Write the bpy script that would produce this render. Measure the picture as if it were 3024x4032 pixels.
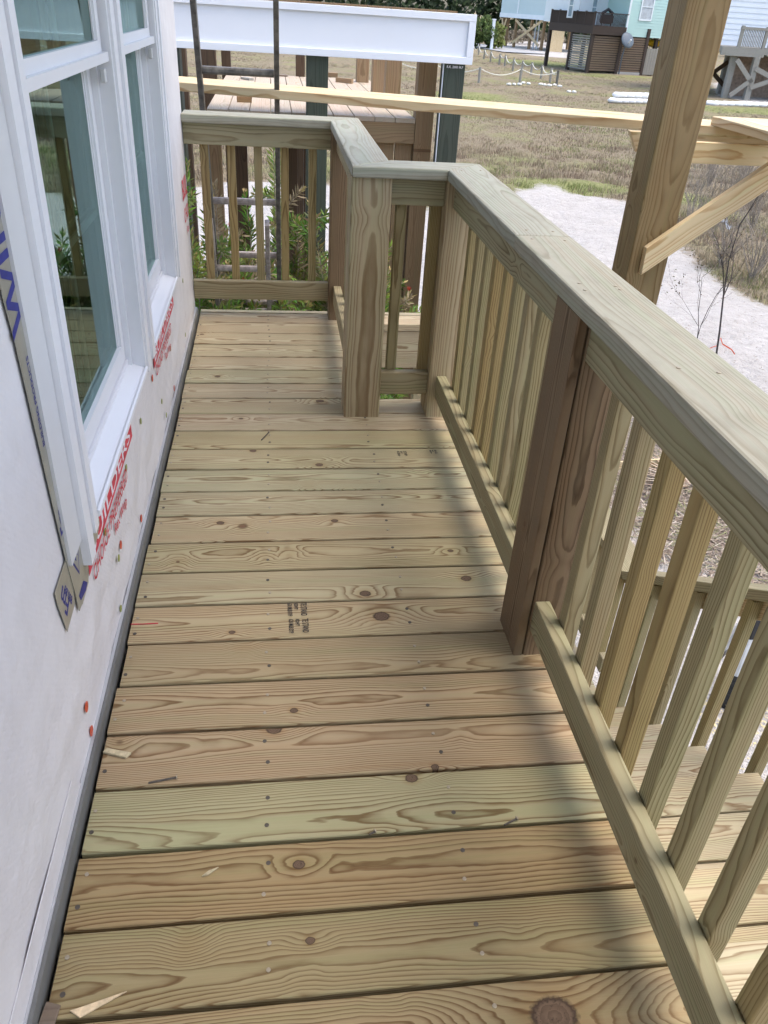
import bpy, bmesh, math, random
import numpy as np
from mathutils import Vector, Matrix, noise as mn
random.seed(7); rng = np.random.default_rng(7)
sc = bpy.context.scene
for o in list(bpy.data.objects): bpy.data.objects.remove(o)
R = math.radians

# ---------------------------------------------------------------- camera
CX, CY, CZ = 0.37912, -2.68108, 1.36237
YAW, PITCH, ROLL, FPX = 0.1561996, 0.56854, 0.0679509, 3119.37
_sy, _cy, _sp, _cp = math.sin(YAW), math.cos(YAW), math.sin(PITCH), math.cos(PITCH)
FWD = Vector((_sy*_cp, _cy*_cp, -_sp)); _r = Vector((_cy, -_sy, 0)); _u = _r.cross(FWD)
RGT = math.cos(ROLL)*_r + math.sin(ROLL)*_u; UPV = -math.sin(ROLL)*_r + math.cos(ROLL)*_u
CAM = Vector((CX, CY, CZ))
cd = bpy.data.cameras.new('camera'); cam = bpy.data.objects.new('camera', cd); sc.collection.objects.link(cam)
cd.sensor_fit = 'VERTICAL'; cd.sensor_height = 36; cd.lens = FPX/4032*36; cd.clip_start = 0.02; cd.clip_end = 3000
m = Matrix((RGT, UPV, -FWD)).transposed().to_4x4(); m.translation = CAM; cam.matrix_world = m
sc.camera = cam

# ---------------------------------------------------------------- light: bright overcast, sun high on the right
SUN_EL, SUN_AZ = R(70), R(100)            # azimuth measured from +y towards +x
wd = bpy.data.worlds.new('World'); sc.world = wd; wd.use_nodes = True
nt = wd.node_tree; bg = nt.nodes['Background']
sky = nt.nodes.new('ShaderNodeTexSky'); sky.sky_type = 'NISHITA'; sky.sun_disc = False
sky.sun_elevation = SUN_EL; sky.sun_rotation = SUN_AZ; sky.air_density = 1.0; sky.dust_density = 3.2; sky.ozone_density = 1.0
nt.links.new(sky.outputs[0], bg.inputs[0]); bg.inputs[1].default_value = 0.13
sd = bpy.data.lights.new('sun', 'SUN'); sun = bpy.data.objects.new('sun', sd); sc.collection.objects.link(sun)
sd.energy = 0.6; sd.angle = R(35); sd.color = (1.0, 0.96, 0.9)
dirv = Vector((math.sin(SUN_AZ)*math.cos(SUN_EL), math.cos(SUN_AZ)*math.cos(SUN_EL), math.sin(SUN_EL)))
sun.rotation_euler = dirv.to_track_quat('Z', 'Y').to_euler(); sun.location = (6, 0, 12)
sc.view_settings.view_transform = 'Standard'; sc.view_settings.look = 'None'; sc.view_settings.gamma = 1.0
sc.view_settings.use_curve_mapping = False; sc.view_settings.exposure = 1.74
cy = sc.cycles; cy.max_bounces = 6; cy.diffuse_bounces = 2; cy.glossy_bounces = 3; cy.transmission_bounces = 3; cy.transparent_max_bounces = 8; cy.use_adaptive_sampling = True; cy.adaptive_threshold = .025

# ---------------------------------------------------------------- photo pixel -> place
G = -2.4                                   # ground level below the porch floor (z = 0)
def ray(px, py): return FWD + RGT*((px-1512)/FPX) - UPV*((py-2016)/FPX)
def onp(px, py, ax, val):
    d = ray(px, py); t = (val-CAM[ax])/d[ax]; return CAM + d*t
def gp(px, py): return onp(px, py, 2, G)
H_ = (1850, 0, 1.952); Z1_ = (2350, 0, 2.461); Z6_ = (2400, 400, 2.659); G4_ = (1700, 500, 1.253); Z5_ = (2350, 1700, 2.458)
def gz(x, y, A): return gp(A[0]+x/A[2], A[1]+y/A[2])
def zat(px, py, dist):                     # height of a pixel's ray at a horizontal distance from the camera
    d = ray(px, py); return CZ + d.z*dist/math.hypot(d.x, d.y)
def hd(p): return math.hypot(p[0]-CX, p[1]-CY)

# ---------------------------------------------------------------- materials
MATS = {}
class NB:
    def __init__(s, name):
        s.m = bpy.data.materials.new(name); s.m.use_nodes = True; s.t = s.m.node_tree
        s.b = s.t.nodes['Principled BSDF']; MATS[name] = s.m
    def n(s, typ, **kw):
        nd = s.t.nodes.new(typ)
        for k, v in kw.items(): setattr(nd, k, v)
        return nd
    def set(s, sock, v):
        if hasattr(v, 'is_linked') or isinstance(v, bpy.types.NodeSocket): s.t.links.new(v, sock)
        elif v is not None: sock.default_value = v
    def math(s, op, a, b=None, c=None, clamp=False):
        nd = s.n('ShaderNodeMath', operation=op, use_clamp=clamp)
        for i, v in enumerate((a, b, c)):
            if v is not None: s.set(nd.inputs[i], v)
        return nd.outputs[0]
    def xyz(s, x, y, z):
        nd = s.n('ShaderNodeCombineXYZ')
        for i, v in enumerate((x, y, z)): s.set(nd.inputs[i], v)
        return nd.outputs[0]
    def noise(s, vec, scale=1, detail=2, rough=.5):
        nd = s.n('ShaderNodeTexNoise'); s.set(nd.inputs['Vector'], vec); nd.inputs['Scale'].default_value = scale
        nd.inputs['Detail'].default_value = detail; nd.inputs['Roughness'].default_value = rough
        return nd.outputs[0]
    def ramp(s, fac, stops, interp='LINEAR'):
        nd = s.n('ShaderNodeValToRGB'); s.set(nd.inputs[0], fac); cr = nd.color_ramp; cr.interpolation = interp
        while len(cr.elements) < len(stops): cr.elements.new(.5)
        for e, (p, c) in zip(cr.elements, stops):
            e.position = p; e.color = (*c, 1) if not isinstance(c, float) else (c, c, c, 1)
        return nd.outputs[0]
    def mix(s, fac, a, b, blend='MIX'):
        nd = s.n('ShaderNodeMix', data_type='RGBA', blend_type=blend)
        s.set(nd.inputs['Factor'], fac)
        for k, v in ((6, a), (7, b)):
            s.set(nd.inputs[k], v if not isinstance(v, tuple) else (*v, 1))
        return nd.outputs[2]
    def rng(s, v, a, b, c, d, smooth=False):
        nd = s.n('ShaderNodeMapRange', interpolation_type='SMOOTHSTEP' if smooth else 'LINEAR'); s.set(nd.inputs[0], v)
        for i, q in enumerate((a, b, c, d)): s.set(nd.inputs[1+i], q)
        return nd.outputs[0]
    def bump(s, h, strength=.3, dist=.002):
        nd = s.n('ShaderNodeBump'); nd.inputs['Strength'].default_value = strength; nd.inputs['Distance'].default_value = dist
        s.set(nd.inputs['Height'], h); s.t.links.new(nd.outputs[0], s.b.inputs['Normal'])
    def out(s, col=None, rough=.6, spec=.3, metal=0):
        if col is not None: s.set(s.b.inputs['Base Color'], col if not isinstance(col, tuple) else (*col, 1))
        s.set(s.b.inputs['Roughness'], rough); s.b.inputs['Specular IOR Level'].default_value = spec
        s.b.inputs['Metallic'].default_value = metal; return s.m

def wood(name, early, late, freq=150, tints=((1, 1, 1),), knots=1.0, contrast=1.0, rough=.62, spec=.25, heart=None, wear=0.0, amp=1.0, picked=False):
    """plain-sawn lumber: growth rings cut along the board (local x), knots that bend them; differs per board"""
    b = NB(name); tc = b.n('ShaderNodeTexCoord'); sx = b.n('ShaderNodeSeparateXYZ'); b.t.links.new(tc.outputs['Object'], sx.inputs[0])
    x, y, z = sx.outputs; oin = b.n('ShaderNodeObjectInfo'); oi = oin.outputs['Random']
    wn = b.n('ShaderNodeTexWhiteNoise', noise_dimensions='1D'); b.set(wn.inputs['W'], b.math('MULTIPLY', oi, 917.3))
    sr = b.n('ShaderNodeSeparateColor'); b.t.links.new(wn.outputs['Color'], sr.inputs[0]); r1, r2, r3 = sr.outputs
    xo = b.math('ADD', x, b.math('MULTIPLY', oi, 60.0)); so = b.math('MULTIPLY', r2, 40.0)
    n1 = b.math('SUBTRACT', b.noise(b.xyz(b.math('MULTIPLY', xo, 1.1), b.math('MULTIPLY', y, 3.0), so), 1, 2), .5)
    n2 = b.math('SUBTRACT', b.noise(b.xyz(b.math('MULTIPLY', xo, 1.2), so, b.math('MULTIPLY', y, 2.0)), 1, 2), .5)
    # knots
    vo = b.n('ShaderNodeTexVoronoi', voronoi_dimensions='3D', feature='F1'); vo.inputs['Scale'].default_value = 1.0
    b.set(vo.inputs['Vector'], b.xyz(b.math('MULTIPLY', xo, 3.8), b.math('MULTIPLY', y, 4.2), so))
    wob = b.math('MULTIPLY', b.math('SUBTRACT', b.noise(b.xyz(b.math('MULTIPLY', xo, 30.), b.math('MULTIPLY', y, 40.), so), 1, 1), .5), .05)
    kd = b.math('ADD', vo.outputs['Distance'], wob)
    vc = b.n('ShaderNodeSeparateColor'); b.t.links.new(vo.outputs['Color'], vc.inputs[0])
    kbend = b.math('MULTIPLY', b.rng(kd, 0, .26, 1, 0, True), .020*knots); PK = []
    if picked:                                              # knots placed by hand: centre and radius in board space
        for i in (1, 2):
            at = [b.n('ShaderNodeAttribute', attribute_type='OBJECT', attribute_name='k%s%d' % (q, i)).outputs['Fac'] for q in 'xyr']
            kx, ky = b.math('SUBTRACT', x, at[0]), b.math('SUBTRACT', y, at[1]); kr_ = b.math('MAXIMUM', at[2], .0001)
            d1 = b.math('SQRT', b.math('ADD', b.math('POWER', b.math('ABSOLUTE', b.math('MULTIPLY', kx, .80)), 2.0), b.math('MULTIPLY', ky, ky))); d2 = b.math('SQRT', b.math('ADD', b.math('POWER', b.math('ABSOLUTE', b.math('MULTIPLY', kx, .42)), 2.0), b.math('MULTIPLY', ky, ky)))
            d1 = b.math('ADD', d1, b.math('MULTIPLY', wob, .06)); PK.append((b.math('DIVIDE', d1, kr_), at[2]))
            kbend = b.math('ADD', kbend, b.math('MULTIPLY', b.rng(b.math('DIVIDE', d2, kr_), .6, 4.2, 1, 0, True), b.math('MULTIPLY', at[2], 1.15)))
    if heart is None:
        y0 = b.math('ADD', b.math('MULTIPLY', b.math('SUBTRACT', r1, .5), .11), b.math('MULTIPLY', n1, .07*amp))
        z0 = b.math('ADD', b.math('ADD', b.math('MULTIPLY', r3, -.05), -.022), b.math('MULTIPLY', n2, .055*amp))
    else:
        y0 = b.math('ADD', b.math('MULTIPLY', b.math('SUBTRACT', r1, .5), heart), b.math('MULTIPLY', n1, .06*amp))
        z0 = b.math('ADD', b.math('MULTIPLY', b.math('SUBTRACT', r3, .5), heart), b.math('MULTIPLY', n2, .06*amp))
    dy = b.math('SUBTRACT', y, y0); dz = b.math('SUBTRACT', z, z0)
    rr = b.math('SQRT', b.math('ADD', b.math('MULTIPLY', dy, dy), b.math('MULTIPLY', dz, dz)))
    fine = b.math('SUBTRACT', b.noise(b.xyz(b.math('MULTIPLY', xo, 5.), b.math('MULTIPLY', y, 26.), b.math('MULTIPLY', z, 26.)), 1, 3), .5)
    rr = b.math('ADD', b.math('ADD', rr, kbend), b.math('MULTIPLY', fine, .008))
    wide = b.noise(b.xyz(so, b.math('MULTIPLY', rr, 45.), 0.), 1, 1)
    ph = b.math('ADD', b.math('MULTIPLY', rr, float(freq)), b.math('MULTIPLY', wide, 2.2))
    ring = b.math('FRACT', ph)
    prof = b.ramp(ring, [(0, .05), (.40, .10), (.68, .45), (.86, 1.0), (.95, .75), (1.0, .05)])
    fib = b.noise(b.xyz(b.math('MULTIPLY', xo, 9.), b.math('MULTIPLY', y, 620.), b.math('MULTIPLY', z, 620.)), 1, 2)
    blot = b.noise(b.xyz(b.math('MULTIPLY', xo, 3.), b.math('MULTIPLY', y, 9.), b.math('ADD', z, so)), 1, 3)
    con = b.math('MULTIPLY', b.rng(blot, .3, .7, .55*contrast, 1.0*contrast), prof)
    col = b.mix(con, early, late)
    col = b.mix(b.rng(fib, .25, .75, .0, .20), col, b.mix(1.0, col, (.62, .55, .46), 'MULTIPLY'))
    k = len(tints)
    tr = b.ramp(b.math('FRACT', b.math('MULTIPLY', r2, 7.31)), [((i+.0)/max(k-1, 1) if k > 1 else 0, t) for i, t in enumerate(tints)]) if k > 1 else tints[0]
    col = b.mix(1.0, col, tr, 'MULTIPLY'); col = b.mix(1.0, col, oin.outputs['Color'], 'MULTIPLY')
    col = b.mix(b.rng(blot, .52, .78, 0, .45), col, b.mix(1.0, col, (.86, .86, .80), 'MULTIPLY'))
    strk = b.noise(b.xyz(b.math('MULTIPLY', xo, 1.3), b.math('MULTIPLY', y, 42.), b.math('MULTIPLY', z, 42.)), 1, 3)
    col = b.mix(b.rng(strk, .50, .72, 0, .5), col, b.mix(1.0, col, (.84, .97, .84), 'MULTIPLY')); col = b.mix(b.rng(strk, .50, .28, 0, .45), col, b.mix(1.0, col, (.93, .82, .72), 'MULTIPLY'))
    # knots: dark rim, brown heart
    kr = b.math('ADD', .02, b.math('MULTIPLY', b.math('POWER', vc.outputs[0], 2.0), .07*knots))
    rim = b.rng(b.math('DIVIDE', kd, kr), .55, 1.25, 1, 0, True)
    core = b.rng(b.math('DIVIDE', kd, kr), .25, .75, 1, 0, True)
    col = b.mix(b.math('MULTIPLY', rim, .8), col, (.10, .055, .026)); col = b.mix(b.math('MULTIPLY', core, .7), col, (.20, .11, .06))
    for q, kr_ in PK:
        fin = b.noise(b.xyz(b.math('MULTIPLY', xo, 150.), b.math('MULTIPLY', y, 150.), 0.), 1, 3); qq = b.math('ADD', q, b.math('MULTIPLY', b.math('SUBTRACT', fin, .5), .35))
        kc = b.mix(b.math('FRACT', b.math('MULTIPLY', qq, 3.0)), (.165, .108, .068), (.115, .072, .044)); kc = b.mix(b.rng(fin, .58, .7, 0, .8), kc, (.045, .028, .018))
        col = b.mix(b.rng(q, 1.0, 2.4, .38, 0, True), col, b.mix(1.0, col, (.80, .62, .42), 'MULTIPLY'))
        col = b.mix(b.rng(qq, .92, 1.06, 1, 0), col, kc); rimk = b.math('MULTIPLY', b.rng(qq, .78, .95, 0, 1), b.rng(qq, .98, 1.2, 1, 0)); col = b.mix(b.math('MULTIPLY', rimk, .8), col, (.05, .03, .018))
    halo = b.rng(kd, .03, .16, .35*knots, 0, True); col = b.mix(halo, col, b.mix(1.0, col, (.86, .70, .48), 'MULTIPLY'))
    if wear:
        g = b.noise(b.xyz(b.math('MULTIPLY', xo, 14.), b.math('MULTIPLY', y, 30.), b.math('MULTIPLY', z, 30.)), 1, 4)
        col = b.mix(b.rng(g, .5, .75, 0, wear), col, (.09, .08, .06))
    b.bump(b.math('ADD', b.math('MULTIPLY', prof, .5), fib), .22, .0012)
    return b.out(col, b.math('ADD', rough, b.math('MULTIPLY', prof, .1)), spec)

def plain(name, col, rough=.6, spec=.3, metal=0, var=.12, scale=20, bump=0):
    b = NB(name); tc = b.n('ShaderNodeTexCoord'); nz = b.noise(tc.outputs['Object'], scale, 4, .6)
    c = b.mix(b.rng(nz, .3, .7, 0, 1), tuple(v*(1-var) for v in col), tuple(min(1, v*(1+var)) for v in col))
    if bump: b.bump(nz, bump, .004)
    return b.out(c, rough, spec, metal)

TGREEN, TTAN, TPINK, TGREY, TYEL = (.95, .985, .88), (.985, .955, .89), (1.0, .945, .89), (.95, .96, .93), (1.0, .95, .78)
wood('deck_pine', (.515, .455, .325), (.225, .148, .082), 235, (TTAN, TPINK, TGREY, TTAN, TGREY, TYEL, TTAN, TGREEN, TTAN), .7, 1.15, picked=True)
wood('rail_pine', (.40, .35, .235), (.17, .118, .06), 150, (TGREY, TGREEN, TTAN, TGREEN), .7, .9)
wood('cap_pine', (.39, .385, .325), (.25, .235, .18), 150, (TGREY, TTAN, TGREY), .5, .8, wear=.16)
wood('baluster_pine', (.42, .355, .21), (.165, .115, .052), 190, (TGREY, TGREEN, TTAN, TGREEN, TYEL, (.96, .84, .62), TGREY, TPINK), .6, 1.0)
wood('post_pine', (.50, .415, .275), (.215, .133, .066), 150, (TTAN, TGREY, TGREEN), .5, 1.0, heart=.09, amp=.7)
wood('brown_post_pine', (.245, .175, .11), (.085, .052, .028), 190, (TTAN,), .4, 1.0, heart=.05, amp=.5, wear=.2)
wood('big_post_pine', (.27, .20, .105), (.15, .097, .042), 120, (TTAN,), .6, 1.0, heart=.10, wear=.14)
wood('new_lumber', (.74, .63, .45), (.42, .23, .09), 110, (TTAN, TYEL), .6, .9)
wood('neighbour_deck_pine', (.50, .42, .34), (.36, .28, .21), 120, (TPINK, TTAN, TGREY), .5, .8)
wood('neighbour_brown_pine', (.34, .24, .145), (.21, .135, .075), 120, (TTAN, TPINK), .4, .9, heart=.2)
wood('dark_post_pine', (.105, .07, .045), (.05, .032, .022), 120, (TTAN,), .3, .9, heart=.1)
wood('green_pile_pine', (.075, .088, .073), (.04, .047, .04), 130, (TGREEN, TGREY), .2, .9, heart=.12, wear=.15)
wood('grey_weathered_pine', (.36, .34, .31), (.24, .22, .20), 110, (TGREY,), .3, .9)
wood('dark_stained_pine', (.075, .055, .047), (.045, .033, .028), 110, (TGREY,), .2, .6)
wood('slat_cedar', (.23, .175, .135), (.155, .115, .088), 100, (TPINK, TGREY, TTAN), .3, .8)
plain('screw_steel', (.40, .34, .25), .5, .4, .3, .3, 90)
plain('dark_steel', (.13, .11, .09), .5, .5, .6, .25, 40)
plain('vinyl_white', (.80, .80, .82), .38, .4, 0, .02, 3)
plain('vinyl_grey', (.66, .66, .66), .45, .4, 0, .03, 3)
plain('flashing_metal', (.17, .17, .16), .55, .35, 0, .2, 5)
plain('flashing_edge', (.50, .50, .51), .4, .5, .3, .08, 5)
plain('black_gap', (.02, .02, .02), .9, .1)
plain('ink_red', (.62, .05, .075), .55, .3, 0, .25, 30)
plain('ink_white', (.80, .77, .80), .6, .3, 0, .05, 30)
plain('ink_blue', (.035, .04, .22), .5, .3, 0, .2, 30)
plain('ink_black', (.055, .05, .045), .7, .2, 0, .6, 160)
plain('tape_silver', (.36, .345, .285), .28, .6, .25, .15, 9, .15)
plain('cap_orange', (.62, .085, .035), .4, .4)
plain('cap_green', (.27, .30, .06), .4, .4)
plain('trim_white', (.84, .87, .91), .5, .3, 0, .025, 1.2)
plain('trim_dirty', (.66, .64, .56), .6, .3, 0, .2, 12)
plain('ladder_alloy', (.15, .14, .125), .5, .5, .55, .5, 26, .2)
plain('ladder_worn', (.38, .33, .30), .55, .4, .3, .4, 30, .2)
plain('black_plastic', (.018, .019, .022), .5, .4)
plain('alloy_tube', (.62, .66, .70), .35, .5, .5, .08, 12)
plain('rope', (.62, .60, .52), .8, .2)
plain('sandbag_cloth', (.80, .80, .79), .8, .2, 0, .1, 4, .3)
plain('mint_siding', (.50, .70, .64), .6, .3, 0, .03, .6)
plain('mint_trim', (.80, .86, .86), .6, .3, 0, .03, 1)
plain('pale_blue_siding', (.57, .69, .68), .6, .3, 0, .03, .4)
plain('white_siding', (.76, .80, .84), .6, .3, 0, .03, .6)
plain('glass_far', (.30, .40, .44), .08, .6, 0, .3, 1.5)
plain('curtain_grey', (.50, .54, .56), .8, .2, 0, .2, 3)
plain('green_glass', (.18, .42, .36), .15, .5, 0, .1, 1)
plain('roof_brown', (.33, .245, .19), .9, .1, 0, .3, 6)
plain('interior_wall', (.10, .09, .072), .9, .1, 0, .2, 1)
plain('twig_bark', (.055, .045, .04), .85, .1, 0, .3, 40)
plain('dry_twig', (.30, .255, .205), .9, .1, 0, .35, 30)
plain('stem_bark', (.30, .25, .20), .9, .1, 0, .3, 40)
plain('stone_white', (.72, .71, .66), .9, .1, 0, .2, 6)
plain('yellow_paint', (.85, .50, .02), .5, .3)
plain('tape_orange', (.85, .22, .12), .6, .2)
plain('tape_flag_white', (.82, .82, .84), .5, .3)
plain('satellite_grey', (.11, .14, .17), .5, .4)
plain('chip_wood', (.70, .54, .34), .8, .2, 0, .25, 90)
plain('splinter_wood', (.52, .44, .28), .8, .2, 0, .25, 90)
plain('asphalt_far', (.33, .33, .33), .9, .1)
plain('concrete', (.42, .41, .39), .9, .1)

def attr_mat(name, attr='tone', rough=.7, spec=.2, trans=0):
    b = NB(name); a = b.n('ShaderNodeAttribute', attribute_name=attr); b.out(a.outputs['Color'], rough, spec)
    if trans:
        tr = b.n('ShaderNodeBsdfTranslucent'); b.t.links.new(a.outputs['Color'], tr.inputs[0]); mx = b.n('ShaderNodeMixShader'); mx.inputs[0].default_value = trans
        b.t.links.new(b.b.outputs[0], mx.inputs[1]); b.t.links.new(tr.outputs[0], mx.inputs[2])
        b.t.links.new(mx.outputs[0], b.t.nodes['Material Output'].inputs[0])
    return b.m
attr_mat('leaf_mat', trans=.25); attr_mat('grass_mat', trans=.15, rough=.85); attr_mat('palm_dry', rough=.8)

def wrap_mat():
    b = NB('house_wrap'); tc = b.n('ShaderNodeTexCoord'); o = tc.outputs['Object']
    wv = b.n('ShaderNodeTexWave', wave_type='BANDS', bands_direction='DIAGONAL'); b.set(wv.inputs['Vector'], o); wv.inputs['Scale'].default_value = 42; wv.inputs['Distortion'].default_value = 2.5
    big = b.noise(o, 2.2, 4, .55); wr = b.noise(o, 9, 5, .6)
    c = b.mix(b.rng(big, .3, .7, 0, 1), (.68, .655, .66), (.78, .755, .755)); c = b.mix(b.rng(wr, .5, .75, 0, .45), c, (.60, .575, .56))
    c = b.mix(b.math('MULTIPLY', wv.outputs[1], .035), c, (.58, .58, .62))
    b.bump(b.math('ADD', b.math('MULTIPLY', wv.outputs[1], .03), b.math('MULTIPLY', wr, 1.8)), .5, .008)
    return b.out(c, .48, .35)
wrap_mat()
def glass_mat():
    b = NB('window_glass'); fr = b.n('ShaderNodeFresnel'); fr.inputs[0].default_value = 3.3
    tp = b.n('ShaderNodeBsdfTransparent'); tp.inputs[0].default_value = (.50, .68, .60, 1)
    gl = b.n('ShaderNodeBsdfGlossy'); gl.inputs['Color'].default_value = (.66, .90, .84, 1); gl.inputs['Roughness'].default_value = .004
    mx = b.n('ShaderNodeMixShader'); b.t.links.new(fr.outputs[0], mx.inputs[0]); b.t.links.new(tp.outputs[0], mx.inputs[1]); b.t.links.new(gl.outputs[0], mx.inputs[2])
    b.t.links.new(mx.outputs[0], b.t.nodes['Material Output'].inputs[0])
glass_mat()
def ground_mat():
    b = NB('ground_mat'); a = b.n('ShaderNodeAttribute', attribute_name='mask'); s = b.n('ShaderNodeSeparateColor'); b.t.links.new(a.outputs['Color'], s.inputs[0])
    tc = b.n('ShaderNodeTexCoord'); o = tc.outputs['Object']
    f1 = b.noise(o, .55, 5, .6); f2 = b.noise(o, 7, 5, .65); f3 = b.noise(o, 42, 3, .6); f4 = b.noise(o, .17, 3)
    sand = b.mix(b.rng(f2, .35, .7, 0, 1), (.53, .50, .465), (.42, .39, .355)); sand = b.mix(b.rng(f3, .55, .75, 0, .6), sand, (.36, .325, .285))
    dry = b.mix(b.rng(f2, .3, .7, 0, 1), (.215, .175, .115), (.295, .24, .165)); dry = b.mix(b.rng(f3, .35, .7, 0, .3), dry, (.19, .16, .105))
    grn = b.mix(b.rng(f2, .3, .7, 0, 1), (.19, .205, .08), (.28, .275, .125))
    gr = b.mix(b.rng(b.math('ADD', f1, b.math('MULTIPLY', b.math('SUBTRACT', s.outputs[1], .5), .9)), .42, .66, 0, 1), dry, grn)
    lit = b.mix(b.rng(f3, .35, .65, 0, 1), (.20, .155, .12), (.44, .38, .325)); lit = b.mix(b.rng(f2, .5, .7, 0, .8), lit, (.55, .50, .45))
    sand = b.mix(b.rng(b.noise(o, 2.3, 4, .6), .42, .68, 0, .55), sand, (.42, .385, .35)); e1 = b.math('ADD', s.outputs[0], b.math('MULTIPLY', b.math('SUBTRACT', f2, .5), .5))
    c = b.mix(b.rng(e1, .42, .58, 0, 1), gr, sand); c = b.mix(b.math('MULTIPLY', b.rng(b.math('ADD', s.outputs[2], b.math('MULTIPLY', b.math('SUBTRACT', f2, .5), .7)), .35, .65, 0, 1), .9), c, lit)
    b.bump(b.math('ADD', f2, b.math('MULTIPLY', f3, .4)), 1.0, .09)
    b.out(c, .95, .1)
ground_mat()
def leaf_ground(): pass

# ---------------------------------------------------------------- object helpers
COL = sc.collection; WM = {}
def link(o, parent, M):
    COL.objects.link(o); WM[o] = M
    if parent is not None:
        o.parent = parent; o.matrix_basis = WM[parent].inverted() @ M
    else: o.matrix_basis = M
    return o
def tag(o, label, cat, group=None, kind=None):
    if label: o['label'] = label
    if cat: o['category'] = cat
    if group: o['group'] = group
    if kind: o['kind'] = kind
    return o
def thing(name, loc, label, cat, group=None):
    o = bpy.data.objects.new(name, None); o.empty_display_size = .2
    link(o, None, Matrix.Translation(Vector(loc))); return tag(o, label, cat, group)
def mesh_obj(name, me, parent, M=None, mat=None):
    if mat and not me.materials: me.materials.append(MATS[mat])
    o = bpy.data.objects.new(name, me); return link(o, parent, M or Matrix.Identity(4))
def from_bm(name, bm, parent, mat, M=None, smooth=False):
    me = bpy.data.meshes.new(name); bm.normal_update(); bm.to_mesh(me); bm.free()
    if smooth: me.polygons.foreach_set('use_smooth', [True]*len(me.polygons))
    return mesh_obj(name, me, parent, M, mat)
LC = {}
def stick_mesh(L, W, T, r, mat, end0=0.0, end1=0.0):
    """rounded board along local x; end0/end1 slant the ends (offset in x per unit of local y)"""
    key = (round(L, 4), round(W, 4), round(T, 4), r, mat, round(end0, 3), round(end1, 3))
    if key in LC: return LC[key]
    pts = []
    for sx_, sy_, a0 in ((1, 1, 0), (-1, 1, 90), (-1, -1, 180), (1, -1, 270)):
        for a in (0, 45, 90):
            t = R(a0+a); pts.append((sx_*(W/2-r)+r*math.cos(t), sy_*(T/2-r)+r*math.sin(t)))
    n = len(pts); vs = [(-L/2+end0*y, y, z) for y, z in pts]+[(L/2+end1*y, y, z) for y, z in pts]
    fs = [tuple(range(n))[::-1], tuple(range(n, 2*n))]+[(i, (i+1) % n, n+(i+1) % n, n+i) for i in range(n)]
    me = bpy.data.meshes.new('lumber'); me.from_pydata(vs, [], fs); me.update(); me.materials.append(MATS[mat]); LC[key] = me
    return me
def frame(p0, p1, wdir):
    X = (Vector(p1)-Vector(p0)).normalized(); W = Vector(wdir); Y = (W-X*W.dot(X)).normalized(); Z = X.cross(Y)
    M = Matrix((X, Y, Z)).transposed().to_4x4(); M.translation = (Vector(p0)+Vector(p1))/2; return M
def stick(name, parent, p0, p1, wdir, W, T, mat, r=.003, e0=0, e1=0):
    L = (Vector(p1)-Vector(p0)).length
    return mesh_obj(name, stick_mesh(L, W, T, r, mat, e0, e1), parent, frame(p0, p1, wdir))
def boxy(name, parent, x0, x1, y0, y1, z0, z1, mat, r=.003):
    """axis-aligned board; grain along the longest side"""
    d = (x1-x0, y1-y0, z1-z0); c = ((x0+x1)/2, (y0+y1)/2, (z0+z1)/2); ax = max(range(3), key=lambda i: d[i])
    oth = [i for i in range(3) if i != ax]; wa = max(oth, key=lambda i: d[i]); ta = [i for i in oth if i != wa][0]
    a = list(c); a[ax] -= d[ax]/2; b_ = list(c); b_[ax] += d[ax]/2; w = [0, 0, 0]; w[wa] = 1
    if ax != 2 and wa != 2 and ta == 2:                      # keep local +z upwards for flat boards
        X = Vector(b_)-Vector(a); Wv = Vector(w)
        if X.cross(Wv).z < 0: w[wa] = -1
    return stick(name, parent, a, b_, w, d[wa], d[ta], mat, r)
def bm_box(bm, x0, x1, y0, y1, z0, z1):
    v = [bm.verts.new(p) for p in ((x0, y0, z0), (x1, y0, z0), (x1, y1, z0), (x0, y1, z0), (x0, y0, z1), (x1, y0, z1), (x1, y1, z1), (x0, y1, z1))]
    for f in ((3, 2, 1, 0), (4, 5, 6, 7), (0, 1, 5, 4), (1, 2, 6, 5), (2, 3, 7, 6), (3, 0, 4, 7)): bm.faces.new([v[i] for i in f])
def bm_poly(bm, pts, z0, z1):
    a = [bm.verts.new((x, y, z0)) for x, y in pts]; b = [bm.verts.new((x, y, z1)) for x, y in pts]; n = len(pts)
    bm.faces.new(a[::-1]); bm.faces.new(b)
    for i in range(n): bm.faces.new((a[i], a[(i+1) % n], b[(i+1) % n], b[i]))
def tube(bm, pts, rads, seg=6):
    rings = []
    for i, p in enumerate(pts):
        p = Vector(p); d = (Vector(pts[min(i+1, len(pts)-1)])-Vector(pts[max(i-1, 0)])).normalized()
        s = d.cross(Vector((0, 0, 1)));
        if s.length < .05: s = d.cross(Vector((1, 0, 0)))
        s.normalize(); t = d.cross(s); rad = rads[i] if not isinstance(rads, float) else rads
        rings.append([bm.verts.new(p+(s*math.cos(2*math.pi*k/seg)+t*math.sin(2*math.pi*k/seg))*rad) for k in range(seg)])
    for a, b in zip(rings, rings[1:]):
        for k in range(seg): bm.faces.new((a[k], a[(k+1) % seg], b[(k+1) % seg], b[k]))
    bm.faces.new(rings[0][::-1]); bm.faces.new(rings[-1])
def cyl_mesh(name, rad, h, seg, mat):
    bm = bmesh.new(); bm_poly(bm, [(rad*math.cos(2*math.pi*k/seg), rad*math.sin(2*math.pi*k/seg)) for k in range(seg)], 0, h)
    me = bpy.data.meshes.new(name); bm.to_mesh(me); bm.free(); me.materials.append(MATS[mat]); return me
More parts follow.
